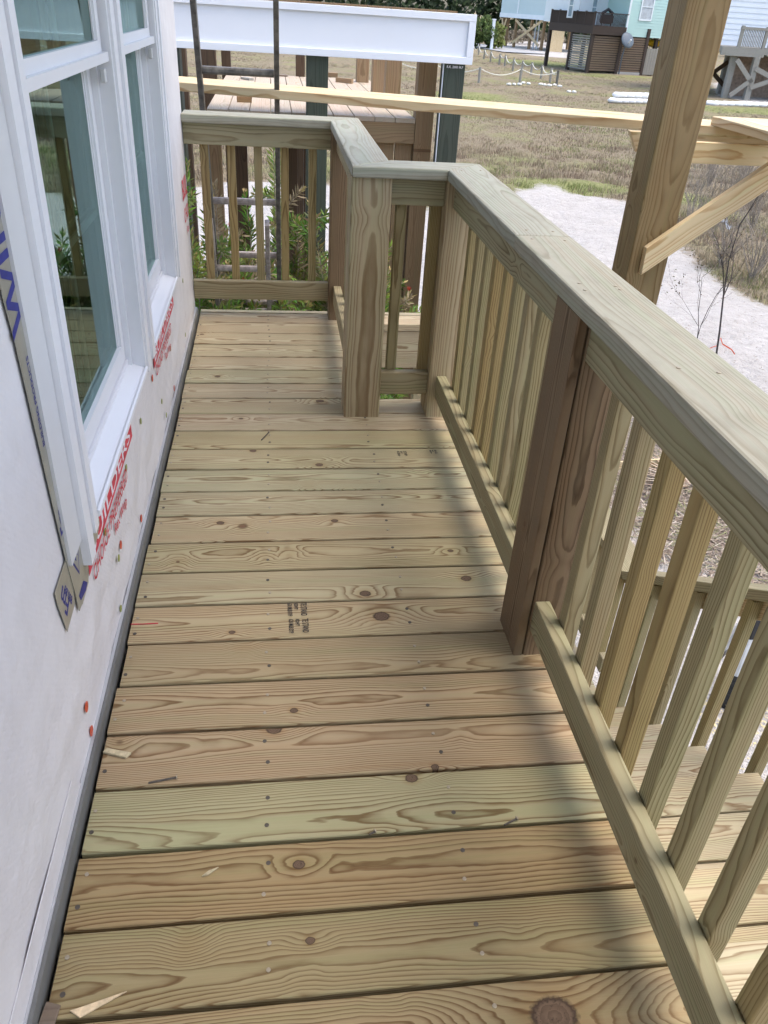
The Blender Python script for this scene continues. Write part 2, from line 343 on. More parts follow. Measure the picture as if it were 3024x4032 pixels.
def text_mesh(body, size, mat, bold=0.0, shear=0.0):
    cu = bpy.data.curves.new('lettering', 'FONT'); cu.body = body; cu.size = size; cu.offset = bold; cu.shear = shear; cu.fill_mode = 'FRONT'; cu.resolution_u = 2
    o = bpy.data.objects.new('tmp', cu); COL.objects.link(o); bpy.context.view_layer.update()
    me = bpy.data.meshes.new_from_object(o); bpy.data.objects.remove(o); bpy.data.curves.remove(cu)
    me.materials.clear(); me.materials.append(MATS[mat]); return me
def put_text(parent, body, size, mat, origin, xdir, ydir, bold=0.0, squash=1.0, shear=0.0, fit=None):
    me = text_mesh(body, size, mat, bold, shear); X = Vector(xdir).normalized(); Y = Vector(ydir).normalized(); Z = X.cross(Y)
    if fit:
        w = max(v.co.x for v in me.vertices)-min(v.co.x for v in me.vertices); squash = fit/w
    for v in me.vertices: v.co.x *= squash
    M = Matrix((X, Y, Z)).transposed().to_4x4(); M.translation = Vector(origin)
    return mesh_obj('lettering', me, parent, M)

# ---------------------------------------------------------------- the ground
def scl(p): return ((p[0]-CX)*.926+CX, (p[1]-CY)*.926+CY)
sand_poly = [(-14, -12), (12, -12), (12, 3.0), (9.3, 8.2), *[scl(q) for q in ((8.93, 10.2), (8.78, 10.8), (8.72, 11.38), (8.8, 12.13), (9.05, 13.1), (9.1, 13.95), (9.6, 16.5), (9.9, 18.9), (8.99, 19.18), (8.52, 19.49), (8.35, 20.4), (7.94, 20.65), (7.05, 19.77))], (5.4, 16.6), (3.6, 15.2), (2.2, 17.6), (.4, 18.3), (-1.6, 17.2), (-4, 13), (-14, 12)]
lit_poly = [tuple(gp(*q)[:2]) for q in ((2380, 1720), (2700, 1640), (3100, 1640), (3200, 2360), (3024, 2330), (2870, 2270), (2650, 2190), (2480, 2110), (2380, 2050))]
far_sand = [tuple(gz(x, y, H_)[:2]) for x, y in ((222, 340), (235, 365), (310, 402), (500, 430), (760, 448), (790, 330), (640, 318), (460, 300), (330, 322))]
white_yard = [tuple(gz(x, y, Z1_)[:2]) for x, y in ((1080, 800), (1130, 930), (1400, 985), (1750, 1000), (1900, 860), (1500, 770))]
def sdist(poly, P):
    P = np.asarray(P, float); n = len(poly); d = np.full(len(P), 1e9); inside = np.zeros(len(P), bool)
    for i in range(n):
        a = np.array(poly[i]); b = np.array(poly[(i+1) % n]); ab = b-a; t = np.clip(((P-a)@ab)/(ab@ab), 0, 1)
        d = np.minimum(d, np.linalg.norm(P-(a+t[:, None]*ab), axis=1))
        c = ((a[1] > P[:, 1]) != (b[1] > P[:, 1])); xx = (b[0]-a[0])*(P[:, 1]-a[1])/((b[1]-a[1]) or 1e-9)+a[0]; inside ^= c & (P[:, 0] < xx)
    return np.where(inside, d, -d)
def sm(x, w): return np.clip(x/w*.5+.5, 0, 1)
xs = np.unique(np.concatenate([np.linspace(-6, 14, 101), np.linspace(14, 60, 60), np.linspace(60, 420, 30), np.geomspace(480, 2500, 8), -np.geomspace(6, 2000, 22)]))
ys = np.unique(np.concatenate([np.linspace(-4, 24, 141), np.linspace(24, 100, 90), np.linspace(100, 500, 30), np.geomspace(600, 2900, 8), -np.geomspace(4, 1000, 20)]))
XX, YY = np.meshgrid(xs, ys); Pg = np.stack([XX.ravel(), YY.ravel()], 1)
def green_at(P):
    g = np.full(len(P), .42)
    for cx_, cy_, rx, ry, v in ((*gz(40, 745, H_)[:2], 3, 3, 1.0), (*gz(600, 490, H_)[:2], 9, 7, .85), (*gz(1000, 580, H_)[:2], 9, 4, .7), (*gz(450, 610, H_)[:2], 4, 3, .65), (8.0, 18.6, 3.0, 1.6, .85), (10.5, 17.6, 2.2, 1.4, .8), (2.5, 19.5, 4, 3, .75), (*gz(1500, 1080, Z1_)[:2], 9, 3, .85), (6.0, 21.0, 2.5, 2.0, .7)):
        g = np.maximum(g, v*np.exp(-((P[:, 0]-cx_)/rx)**2-((P[:, 1]-cy_)/ry)**2))
    return g
def sand_at(P): return np.maximum.reduce([sm(sdist(sand_poly, P), .9), sm(sdist(far_sand, P), 3.0), .8*sm(sdist(white_yard, P), 1.5)])
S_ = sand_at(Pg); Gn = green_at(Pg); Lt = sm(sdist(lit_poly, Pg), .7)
zz = np.array([G+.06*(1.4*mn.noise(Vector((x*.9, y*.9, 4)))+mn.noise(Vector((x*1.7, y*1.7, 0)))+.5*mn.noise(Vector((x*4.3, y*4.3, 3)))) if abs(x) < 15 and -5 < y < 26 else G+.05*mn.noise(Vector((x*.3, y*.3, 0))) for x, y in Pg])
nx, ny = len(xs), len(ys)
fs = [(j*nx+i, j*nx+i+1, (j+1)*nx+i+1, (j+1)*nx+i) for j in range(ny-1) for i in range(nx-1)]
me = bpy.data.meshes.new('ground'); me.from_pydata(np.column_stack([Pg, zz]).tolist(), [], fs); me.update()
ca = me.color_attributes.new('mask', 'FLOAT_COLOR', 'POINT'); ca.data.foreach_set('color', np.column_stack([S_, Gn, Lt, np.ones(len(Pg))]).ravel())
me.polygons.foreach_set('use_smooth', [True]*len(me.polygons))
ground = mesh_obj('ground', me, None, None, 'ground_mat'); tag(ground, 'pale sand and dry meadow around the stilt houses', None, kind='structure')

# ---------------------------------------------------------------- porch deck
PITCHB = .1445
deck = thing('porch_deck', (.5, -1, 0), 'new pale pine porch deck of boards laid across', 'deck')
scr_me = cyl_mesh('screw', .0038, .0022, 10, 'screw_steel'); scr_hole = cyl_mesh('screw', .0046, .0016, 8, 'dark_steel')
seams = [1.322, 1.178, 1.030, .879, .727, .577, .434, .288, .145]+[-k*PITCHB for k in range(0, 24)]
XE = 1.10; DB = []
for i, (ya, yb) in enumerate(zip(seams, seams[1:])):
    yb_, ya_ = yb+.0035, ya-.0035
    x1 = 1.32 if i == 0 else (.80 if yb > .25 else XE)
    x0 = random.uniform(0, .006); dz = random.uniform(-.0012, .0012)
    o = stick('deck_board', deck, (x0, (ya_+yb_)/2+random.uniform(-.001, .001), -.019+dz), (x1, (ya_+yb_)/2+random.uniform(-.0015, .0015), -.019-dz), (0, 1, 0), ya_-yb_-random.uniform(0, .0015), .038, 'deck_pine', .0045)
    DB.append(o)
    for sx_ in (.018, .345, .716):
        for sy_ in (.028, -.028):
            p = Vector((sx_+random.uniform(-.006, .006), (ya+yb)/2+sy_+random.uniform(-.006, .006), -.0006+dz*(1-2*sx_/x1)))
            mesh_obj('screw', scr_me if random.random() < .55 else scr_hole, o, Matrix.Translation(p))
for xj in (.018, .345, .716): boxy('joist', deck, xj-.019, xj+.019, -3.6, 1.32 if xj < .75 else .28, -.275, -.041, 'deck_pine')
boxy('rim_joist', deck, 1.062, 1.10, -3.6, .285, -.275, -.041, 'rail_pine')
boxy('rim_joist', deck, .0, 1.32, 1.328, 1.366, -.24, .0, 'deck_pine')
boxy('rim_joist', deck, .742, 1.32, 1.190, 1.226, -.24, -.041, 'deck_pine')
boxy('rim_joist', deck, .745, 1.06, .250, .288, -.275, -.041, 'deck_pine')
boxy('rim_joist', deck, .76, .798, .29, 1.188, -.275, -.041, 'deck_pine')
for px_, py_ in ((1.0, -2.6), (1.18, 1.25), (.70, 1.27)): boxy('support_post', deck, px_-.07, px_+.07, py_-.02, py_+.05, G-.3, -.276 if py_ < 0 else -.243, 'post_pine')
for y_, c_ in ((-2.10, (.74, .67, .56)), (-1.95, (.72, .65, .49)), (-1.81, (.73, .64, .48)), (-1.66, (.86, .87, .77)), (-1.52, (.90, .77, .71)), (-1.37, (.90, .80, .71)), (-1.23, (.82, .78, .68)), (-1.08, (1.0, .93, .90)), (-.94, (.99, .95, .92)), (-.80, (.92, .90, .80)), (-.65, (.98, .95, .88)), (-.51, (.98, .98, .92)), (-.36, (.96, 1, .94)), (-.22, (.98, .99, .92)), (-.07, (.94, .95, .84)), (1.1, (1, 1, 1))):
    bd = min(DB, key=lambda o: abs(WM[o].translation.y-y_)); bd.color = (*c_, 1)
# grade stamps and marks on the boards
def stamp(board, x, y, s, rows=('TE STAND', 'KDHT', '620 MLB SYP')):
    M0 = .0022
    for r_, (t, h, w) in enumerate(zip(rows, (.016*s, .010*s, .012*s), (.052*s, .026*s, .052*s))):
        put_text(board, t, h*1.35, 'ink_black', (x-r_*.0165*s, y, M0), (0, -1, 0), (1, 0, 0), .0004, fit=w)
stamp(DB[16], .432, -1.018, 1.05); stamp(DB[16], .434, -1.084, 1.05); stamp(DB[10], .83, -.172, .7, ('SYP', 'KDHT', '620')); stamp(DB[10], .945, -.165, .55, ('62', 'KD', 'SP'))
bm = bmesh.new(); tube(bm, [(.0, -1.082, .0012), (.03, -1.083, .0012), (.068, -1.082, .0012)], .0014, 5); from_bm('chalk_mark', bm, DB[16], 'ink_red')

# ---------------------------------------------------------------- railings
ZC = .914; ZP = .877
def capmesh(parent, pts, z0=ZP+.001, z1=ZC, mat='cap_pine'):
    """mitred rail cap: outline in plan, eased edges, grain along its longest edge"""
    n = len(pts); L = [(Vector(pts[(i+1) % n])-Vector(pts[i])) for i in range(n)]; ax = max(L, key=lambda v: v.length).normalized()
    c = Vector((sum(p[0] for p in pts)/n, sum(p[1] for p in pts)/n)); X = Vector((ax.x, ax.y, 0)); Y = Vector((-ax.y, ax.x, 0))
    M = Matrix((X, Y, Vector((0, 0, 1)))).transposed().to_4x4(); M.translation = (c.x, c.y, (z0+z1)/2)
    bm = bmesh.new(); loc = [((Vector((p[0], p[1], 0))-Vector((c.x, c.y, 0))).dot(X), (Vector((p[0], p[1], 0))-Vector((c.x, c.y, 0))).dot(Y)) for p in pts]
    bm_poly(bm, loc, -(z1-z0)/2, (z1-z0)/2)
    long_e = [e for e in bm.edges if abs(e.verts[0].co.z-e.verts[1].co.z) < 1e-6]
    bmesh.ops.bevel(bm, geom=long_e, offset=.0055, segments=2, affect='EDGES', profile=.5)
    return from_bm('cap', bm, parent, mat, M)
def baluster(parent, x, y, z0, z1, mat='baluster_pine'):
    p0 = Vector((x, y, z0)); p1 = Vector((x+random.uniform(-.002, .002), y+random.uniform(-.003, .003), z1))
    return stick('baluster', parent, p0, p1, (1, 0, 0) if random.random() < .5 else (0, 1, 0), .037, .037, mat, .003)
BZ0, BZ1 = .088, .868
# right side
rr_ = thing('porch_railing', (1.03, -1, 0), 'long pine railing along the right edge of the deck', 'railing')
boxy('post', rr_, .958, .9805, -1.252, -1.112, -.27, ZP, 'brown_post_pine', .003); boxy('post', rr_, .984, 1.098, -1.252, -1.112, -.27, ZP-.0005, 'brown_post_pine', .004)
boxy('post', rr_, .960, 1.100, .113, .253, -.27, ZP, 'post_pine', .005)
boxy('post', rr_, .958, 1.098, -2.62, -2.48, -.27, ZP, 'post_pine', .005)
capmesh(rr_, [(.955, .0956), (.955, -.7667), (1.095, -.7667), (1.095, .245)]); capmesh(rr_, [(.9548, -.7685), (.9548, -2.64), (1.0958, -2.64), (1.0958, -.7685)])
for ya, yb in ((.111, -1.110), (-1.254, -2.478)):
    boxy('top_rail', rr_, .987, 1.024, yb, ya, .788, .8765, 'rail_pine'); boxy('bottom_rail', rr_, .987, 1.024, yb, ya, .085, .175, 'rail_pine')
for k in range(10): baluster(rr_, 1.0445, -.005-.1165*k, BZ0, BZ1)
for k in range(10): baluster(rr_, 1.0445, -1.334-.1213*k, BZ0, BZ1)
for y in (.10, -.72, -.80, -1.16, -1.20, -1.6, -2.0):
    for x in (.99, 1.06): mesh_obj('screw', scr_me, rr_, Matrix.Translation((x+random.uniform(-.01, .01), y+random.uniform(-.01, .01), ZC-.0009)), 'dark_steel')
# jog
jg = thing('porch_railing', (.87, .16, 0), 'short railing across the jog between the two inner posts', 'railing')
boxy('post', jg, .635, .773, .113, .253, -.27, ZP, 'post_pine', .006)
capmesh(jg, [(.637, .0945), (.9535, .0945), (1.0938, .2458), (.7755, .2458)])
boxy('top_rail', jg, .775, .958, .140, .177, .788, .8765, 'rail_pine'); boxy('bottom_rail', jg, .775, .958, .140, .177, .085, .175, 'rail_pine')
stick('baluster', jg, (.818, .1965, BZ0), (.8195, .1965, BZ1), (1, 0, 0), .037, .037, 'baluster_pine'); stick('baluster', jg, (.9425, .1965, BZ0), (.9415, .1965, BZ1), (0, 1, 0), .037, .037, 'baluster_pine')
# left return
lr = thing('porch_railing', (.7, .73, 0), 'return railing running back from the inner post to the far corner post', 'railing')
boxy('post', lr, .642, .78, 1.228, 1.326, -.005, ZP, 'brown_post_pine', .005)
capmesh(lr, [(.6352, .0972), (.7738, .2475), (.7738, 1.385), (.6352, 1.237)])
boxy('top_rail', lr, .664, .701, .2555, 1.226, .788, .8765, 'rail_pine'); boxy('bottom_rail', lr, .664, .701, .2555, 1.226, .085, .175, 'rail_pine')
for k in range(7): baluster(lr, .7215, .34+.121*k, BZ0, BZ1)
# far end
fr = thing('porch_railing', (.3, 1.29, 0), 'railing at the far end of the deck, butted to the wrapped wall', 'railing')
capmesh(fr, [(-.0185, 1.236), (.6338, 1.236), (.7728, 1.3865), (-.0185, 1.378)])
boxy('top_rail', fr, -.018, .640, 1.268, 1.305, .788, .8765, 'rail_pine'); boxy('bottom_rail', fr, -.018, .640, 1.268, 1.305, .085, .175, 'rail_pine')
for k, x in enumerate((.064, .186, .310, .430, .561)):
    o = baluster(fr, x, 1.3245, BZ0, BZ1); 
# ---------------------------------------------------------------- stairs and lower landing
st = thing('stairs', (1.5, -1, -1), 'pine stairs going down beside the deck to a lower landing', 'stairs')
RUN, RISE = .27, .18; LZ = -1.47
k = 0; tz = -.18; ty = -2.175
treads = []
while tz > LZ+.05:
    yb = ty+RUN*(k+1)+.0; z = -.9+RISE*(5-k-1)-.0
    z = -RISE*(k+1); y1 = -2.175+RUN*(k+1); y0 = y1-.29
    if z < LZ+.05: break
    for j in range(2):
        ya = y0+j*.1475
        stick('tread', st, (1.102, ya+.07, z-.019), (1.945+random.uniform(-.006, .006), ya+.07, z-.019), (0, 1, 0), .1405, .038, 'deck_pine', .0045)
    treads.append((y1, z)); k += 1; tz = -RISE*(k+1)
nT = len(treads); yL = treads[-1][0]-.02
y = yL+.075
while y < 1.3:
    o = stick('landing_board', st, (1.102, y, LZ-.019), (1.945, y, LZ-.019), (0, 1, 0), .1405, .038, 'deck_pine', .0045); y += PITCHB
for x in (1.125, 1.90):
    p0 = (x, -2.2, -.30); p1 = (x, yL+.10, LZ-.16)
    stick('stringer', st, p0, p1, (0, 0, 1), .20, .036, 'rail_pine')
boxy('rim_joist', st, 1.905, 1.941, yL, 1.3, LZ-.28, LZ-.04, 'rail_pine'); boxy('rim_joist', st, 1.104, 1.14, yL, 1.3, LZ-.28, LZ-.04, 'rail_pine')
for x in (1.16, 1.86):
    for y in (yL+.1, 1.15): boxy('support_post', st, x-.045, x+.045, y-.045, y+.045, G-.3, LZ-.041, 'post_pine')
# its outer rail: sloped, then level
sr_ = thing('stair_railing', (1.98, -.5, -1), 'sloping pine stair railing that levels out over the lower landing', 'railing')
SL = RISE/RUN; yK = .03; zK = -.735            # where the cap turns level (cap top)
def capz(y): return zK if y >= yK else zK+(yK-y)*SL
def slope_stick(name, y0, y1, dz, W, T, mat, x): return stick(name, sr_, (x, y0, capz(y0)+dz), (x, y1, capz(y1)+dz), (1, 0, 0) if W > .1 else (0, 0, 1), W, T, mat)
slope_stick('cap', -2.2, yK-.004, -.019, .14, .038, 'rail_pine', 1.985); slope_stick('cap', yK, .846, -.019, .14, .038, 'rail_pine', 1.985)
slope_stick('top_rail', -2.2, yK-.01, -.083, .089, .036, 'new_lumber', 2.004); slope_stick('top_rail', yK, .846, -.083, .089, .036, 'rail_pine', 2.004)
slope_stick('bottom_rail', yK+.02, .846, -.60, .089, .036, 'rail_pine', 1.966)
y = -2.1
while y < .8:
    if y < yK: zb = max(LZ-.1, -RISE*math.floor((y+2.175)/RUN+1)-.20)
    else: zb = LZ-.15
    baluster(sr_, 1.966, y, zb if y < yK-.05 else capz(y)-.64, capz(y)-.045); y += .148
# ---------------------------------------------------------------- tall piling with scaffold
bp = thing('piling_post', (2.09, .94, G), 'tall square brown pine post rising beyond the right railing', 'post')
boxy('shaft', bp, 2.0, 2.184, .85, 1.034, G-.5, 4.2, 'big_post_pine', .006)
boxy('crossbeam', bp, 2.08, 2.95, 1.0355, 1.074, .832, .921, 'new_lumber'); 
stick('crossbeam', bp, (2.05, 1.215, .890), (2.95, 1.215, .890), (0, 0, 1), .089, .038, 'new_lumber', .003, -.6, 0)
stick('brace', bp, (2.052, .830, .442), (2.62, .830, .887), (0, 0, 1), .097, .036, 'new_lumber', .003, .75, 0)
boxy('spacer_block', bp, 2.86, 2.95, .86, 1.0345, .83, .921, 'new_lumber')
pk = stick('scaffold_plank', None, (-1.25, 2.474, .954), (2.95, 1.173, .954), (.3, 1, 0), .315, .041, 'new_lumber'); tag(pk, 'long pale yellow scaffold plank crossing beyond the far railing', 'plank')
pk2 = boxy('scaffold_plank', None, 2.415, 2.70, -1.2, 1.215, .9755, 1.013, 'new_lumber'); tag(pk2, 'short pale plank lying on the long plank right of the tall post', 'plank')

# ---------------------------------------------------------------- the house wall with its windows
house = thing('house', (-2, -2, 0), 'house wall in white building wrap with two new white windows', 'house')
WX = -.02; WY1 = 1.29; WY0 = -6.0; Wz0, Wz1 = -.25, 2.8
OY0, OY1, OZ0, OZ1 = -1.30, .555, .41, 2.05
bm = bmesh.new()
ysg = sorted(set([round(v, 4) for v in list(np.arange(-2.4, WY1, .035))+[OY0, OY1, WY1, WY0, -4]])); zsg = sorted(set([round(v, 4) for v in list(np.arange(Wz0, OZ0, .035))+[OZ0, .8, 1.2, 1.6, OZ1, Wz1]]))
vg = {}
for i, y in enumerate(ysg):
    for j, z in enumerate(zsg):
        near = math.exp(-((z-.2)/.28)**2) if y > -2 else .2
        d = .008*near*(mn.noise(Vector((y*5+z*9, z*12-y*3, 2)))+.6*mn.noise(Vector((y*14, z*22, 7))))
        if z < .03: d = -.001
        if .215 < z < .42 or (z > .4 and y > .95): d *= .12
        vg[i, j] = bm.verts.new((WX+d, y, z))
for i in range(len(ysg)-1):
    for j in range(len(zsg)-1):
        if ysg[i] >= OY0-1e-6 and ysg[i+1] <= OY1+1e-6 and zsg[j] >= OZ0-1e-6 and zsg[j+1] <= OZ1+1e-6: continue
        bm.faces.new((vg[i, j], vg[i+1, j], vg[i+1, j+1], vg[i, j+1]))
wall = from_bm('wall', bm, house, 'house_wrap', None, True)
bm = bmesh.new(); bm_box(bm, -6, -.0225, 1.20, WY1-.001, Wz0, Wz1); from_bm('end_wall', bm, house, 'house_wrap')
bm = bmesh.new(); bm_box(bm, -6, -.03, -6, 1.19, Wz0-.02, -.06); from_bm('floor', bm, house, 'interior_wall')
bm = bmesh.new(); bm_box(bm, -6, -.03, -6, 1.19, 2.6, 2.78); from_bm('ceiling', bm, house, 'interior_wall')
bm = bmesh.new(); bm_box(bm, -3.6, -3.5, -6, 1.19, -.06, 2.6); from_bm('interior_wall', bm, house, 'interior_wall')
bm = bmesh.new(); bm_box(bm, -3.5, -.03, -4.1, -4.0, -.06, 2.6); from_bm('interior_wall', bm, house, 'interior_wall')
boxy('porch_roof', house, -.019, 1.38, -6.0, .75, 2.62, 2.80, 'trim_white', .004)
for x in (-.6, -3.2, -5.6):
    for y in (-5.4, -2.2, .9): boxy('piling', house, x-.1, x+.1, y-.1, y+.1, G-.3, Wz0-.021, 'green_pile_pine')
# flashing along the foot of the wall
bm = bmesh.new(); bm_box(bm, -.019, -.006, -6, 1.285, -.03, .034); from_bm('flashing', bm, house, 'flashing_metal')
bm = bmesh.new(); bm_box(bm, -.0195, -.0125, -6, 1.285, .0345, .0375); from_bm('flashing_edge', bm, house, 'flashing_edge')
bm = bmesh.new(); bm_box(bm, -.0055, -.0008, -6, 1.285, -.06, -.030); from_bm('flashing_gap', bm, house, 'black_gap')
def bxp(name, parent, *a, mat='vinyl_white'):
    bm = bmesh.new(); bm_box(bm, *a)
    if min(a[1]-a[0], a[3]-a[2], a[5]-a[4]) > .006: bmesh.ops.bevel(bm, geom=bm.edges[:], offset=.0018, segments=1, affect='EDGES')
    return from_bm(name, bm, parent, mat)
TOP = 2.03
def window(ya, yb, lcas, rcas):
    """double-hung unit between jambs ya..yb"""
    # the frame (part): jambs and head, stepped
    bm = bmesh.new()
    for y0, y1 in ((ya, ya+.018), (yb-.018, yb)): bm_box(bm, -.11, -.004, y0, y1, .40, TOP)
    for y0, y1 in ((ya+.0185, ya+.034), (yb-.034, yb-.0185)): bm_box(bm, -.11, -.0405, y0, y1, .425, TOP)
    bm_box(bm, -.11, -.004, ya+.019, yb-.019, TOP-.03, TOP)
    w = from_bm('window', bm, house, 'vinyl_white')
    # sloping sill with lip
    bm = bmesh.new(); prof = [(-.115, .40), (-.012, .40), (.002, .4125), (.002, .424), (-.004, .4265), (-.006, .420), (-.05, .437), (-.05, .452), (-.115, .452)]
    a = [bm.verts.new((x, ya+.0185, z)) for x, z in prof]; b = [bm.verts.new((x, yb-.0185, z)) for x, z in prof]; n = len(prof)
    bm.faces.new(a); bm.faces.new(b[::-1])
    for i in range(n): bm.faces.new((a[i], b[i], b[(i+1) % n], a[(i+1) % n]))
    from_bm('sill', bm, w, 'vinyl_white')
    # lower sash (inner track) and upper sash (outer track)
    for nm, x0, x1, z0, z1, br, tr_ in (('lower_sash', -.085, -.056, .455, 1.255, .05, .035), ('upper_sash', -.048, -.022, 1.212, TOP-.032, .042, .04)):
        y0, y1 = ya+.035, yb-.035; bm = bmesh.new(); sw = .036
        for q in ((y0, y0+sw, z0, z1), (y1-sw, y1, z0, z1)): bm_box(bm, x0, x1, *q)
        for q in ((y0+sw+.0005, y1-sw-.0005, z0, z0+br), (y0+sw+.0005, y1-sw-.0005, z1-tr_, z1)): bm_box(bm, x0, x1, *q)
        if nm == 'upper_sash': bm_box(bm, x1+.0005, x1+.012, y0-.012, y1+.012, z0-.002, z0+.018)
        for i, g in enumerate((.010, .018)):
            d = x1-.006-.004*i
            for q in ((y0+sw, y0+sw+g*.6, z0+br, z1-tr_), (y1-sw-g*.6, y1-sw, z0+br, z1-tr_)): bm_box(bm, x0+.004+i*.001, d, q[0]+.0004*i, q[1]-.0004*i, q[2]+.0003, q[3]-.0003)
        from_bm(nm, bm, w, 'vinyl_white')
        xm = (x0+x1)/2+.003; ga, gb, za, zb = y0+sw+.006, y1-sw-.006, z0+br-.004, z1-tr_+.004
        bm = bmesh.new(); bm.faces.new([bm.verts.new(q) for q in ((xm, ga, za), (xm, gb, za), (xm, gb, zb), (xm, ga, zb))]); from_bm('pane', bm, w, 'window_glass')
        bm = bmesh.new(); bm.faces.new([bm.verts.new(q) for q in ((xm-.016, ga, za), (xm-.016, gb, za), (xm-.016, gb, zb), (xm-.016, ga, zb))]); from_bm('pane', bm, w, 'window_glass')
        zm = (za+zb)/2+.01; ym = (ga+gb)/2
        bxp('muntin', w, xm-.011, xm-.005, ga, gb, zm-.009, zm+.009); bxp('muntin', w, xm-.0125, xm-.0035, ym-.009, ym+.009, za, zb)
    for yl in (ya+.03, yb-.05): bxp('sash_latch', w, -.030, -.018, yl, yl+.02, 1.165, 1.195, mat='vinyl_grey')
    return w
win1 = window(-1.225, -.40, 0, 0); win2 = window(-.245, .50, 0, 0)
# casings and the mullion between the two units
def casing(name, y0, y1, outer):
    bm = bmesh.new(); w = y1-y0
    if outer < 0: cuts = ((y0, y0+.042, .003), (y0+.0425, y0+.078, -.006), (y0+.0785, y1, .0))
    elif outer > 0: cuts = ((y0, y1-.046, .0), (y1-.0455, y1-.03, -.006), (y1-.0295, y1, .003))
    else: cuts = ((y0, y0+.05, .002), (y0+.0505, y1-.0505, -.012), (y1-.05, y1, .002))
    for i, (a, b, x) in enumerate(cuts): bm_box(bm, -.06, x, a, b, .40+.006*(i % 2)+(-.025 if outer < 0 and i == 0 else 0), TOP+.06-.004*(i % 2))
    o = from_bm(name, bm, house, 'vinyl_white'); return o
casing('casing', -1.335, -1.2255, -1); casing('mullion', -.3995, -.2455, 0); casing('casing', .5005, .588, 1)
bxp('head_casing', house, -.06, .001, -1.224, .4995, TOP+.001, TOP+.07)
# nailing flange tape beside the near casing, lettered in blue
def flat(name, parent, pts, x, mat, thick=.0012):
    bm = bmesh.new(); a = [bm.verts.new((x, y, z)) for y, z in pts]; b = [bm.verts.new((x+thick, y, z)) for y, z in pts]; n = len(pts)
    bm.faces.new(a[::-1]); bm.faces.new(b)
    for i in range(n): bm.faces.new((a[i], a[(i+1) % n], b[(i+1) % n], b[i]))
    bmesh.ops.recalc_face_normals(bm, faces=bm.faces[:]); return from_bm(name, bm, parent, mat)
flat('flashing_tape', house, [(-1.50, 2.1), (-1.485, .97), (-1.472, .90), (-1.449, .61), (-1.436, .465), (-1.418, .36), (-1.415, .323), (-1.375, .318), (-1.322, .322), (-1.303, .352), (-1.20, .35), (-1.163, .365), (-1.163, .40), (-1.30, .42), (-1.30, 2.1)], -.0155, 'tape_silver')
flat('flashing_tape', house, [(-1.436, .462), (-1.526, .456), (-1.523, .425), (-1.502, .345), (-1.428, .353), (-1.418, .40)], -.0165, 'tape_silver', .0006)
bm = bmesh.new(); bm_box(bm, -.0155, -.0085, -1.425, -1.336, .44, 2.1); from_bm('nailing_flange', bm, house, 'vinyl_grey')
TX = -.0138
put_text(house, 'WINDOW', .105, 'ink_blue', (TX, -1.405, .905), (0, 0, 1), (0, -1, 0), .002, .95)
put_text(house, 'BUILDING PRODUCTS', .017, 'ink_blue', (TX, -1.428, .70), (0, 0, 1), (0, -1, 0), .0003, .95)
put_text(house, 'Fm', .055, 'ink_blue', (-.0155, -1.452, .385), (-0, -.45, .85), (0, -.85, -.45), .001, .9)
put_text(house, '800.88', .024, 'ink_blue', (-.0155, -1.436, .375), (0, -.45, .85), (0, -.85, -.45), .0004, .9)
put_text(house, 'Fm', .045, 'ink_blue', (TX, -1.405, .515), (0, -.05, 1), (0, -1, -.05), .001, 1)
flat('tape_print', house, [(-1.405, .432), (-1.372, .468), (-1.352, .428), (-1.373, .382)], -.0142, 'ink_blue', .0003)
flat('tape_print', house, [(-1.399, .432), (-1.373, .460), (-1.357, .428), (-1.374, .391)], -.0138, 'tape_silver', .0003)
put_text(house, 'W', .03, 'ink_blue', (-.0133, -1.388, .418), (0, 1, .3), (0, -.3, 1), .001)
flat('tape_print', house, [(-1.402, .350), (-1.355, .352), (-1.332, .330), (-1.352, .325), (-1.395, .334)], TX, 'ink_blue', .0004)
flat('wrap_lap', house, [(-6, .038), (-1.60, .038), (-1.64, .098), (-6, .10)], -.0185, 'house_wrap', .0015)
# printed building wrap
def wrap_print(y0, full=True):
    flat('print_band', house, [(y0, .322), (y0+.62, .330), (y0+.62, .40), (y0+.02, .40)], -.0168, 'ink_red', .0004)
    put_text(house, 'BUILDERS', .05, 'ink_white', (-.0160, y0+.02, .334), (0, 1, .012), (0, -.012, 1), .0004, fit=.56)
    put_text(house, 'CHOICE PREFERRED', .052, 'ink_red', (-.0162, y0+.03, .279), (0, 1, -.015), (0, .015, 1), .0005, fit=.46)
    put_text(house, 'Rex Wrap', .040, 'ink_red', (-.0162, y0+.27, .240), (0, 1, -.1), (0, .1, 1), .0006, fit=.17)
wrap_print(-1.30); wrap_print(-.19)
put_text(house, 'BUIL', .12, 'ink_red', (-.0168, 1.06, .585), (0, 1, 0), (0, 0, 1), .003, fit=.20); put_text(house, 'CHOI', .09, 'ink_red', (-.0168, 1.075, .485), (0, 1, 0), (0, 0, 1), .001, fit=.18); put_text(house, 'Rex', .05, 'ink_red', (-.0168, 1.14, .425), (0, 1, 0), (0, 0, 1), 0, fit=.1)
cap_o = cyl_mesh('cap_nail', .0115, .0012, 14, 'cap_orange'); cap_g = cyl_mesh('cap_nail', .0095, .0012, 14, 'cap_green')
RY = Matrix.Rotation(R(90), 4, 'Y')
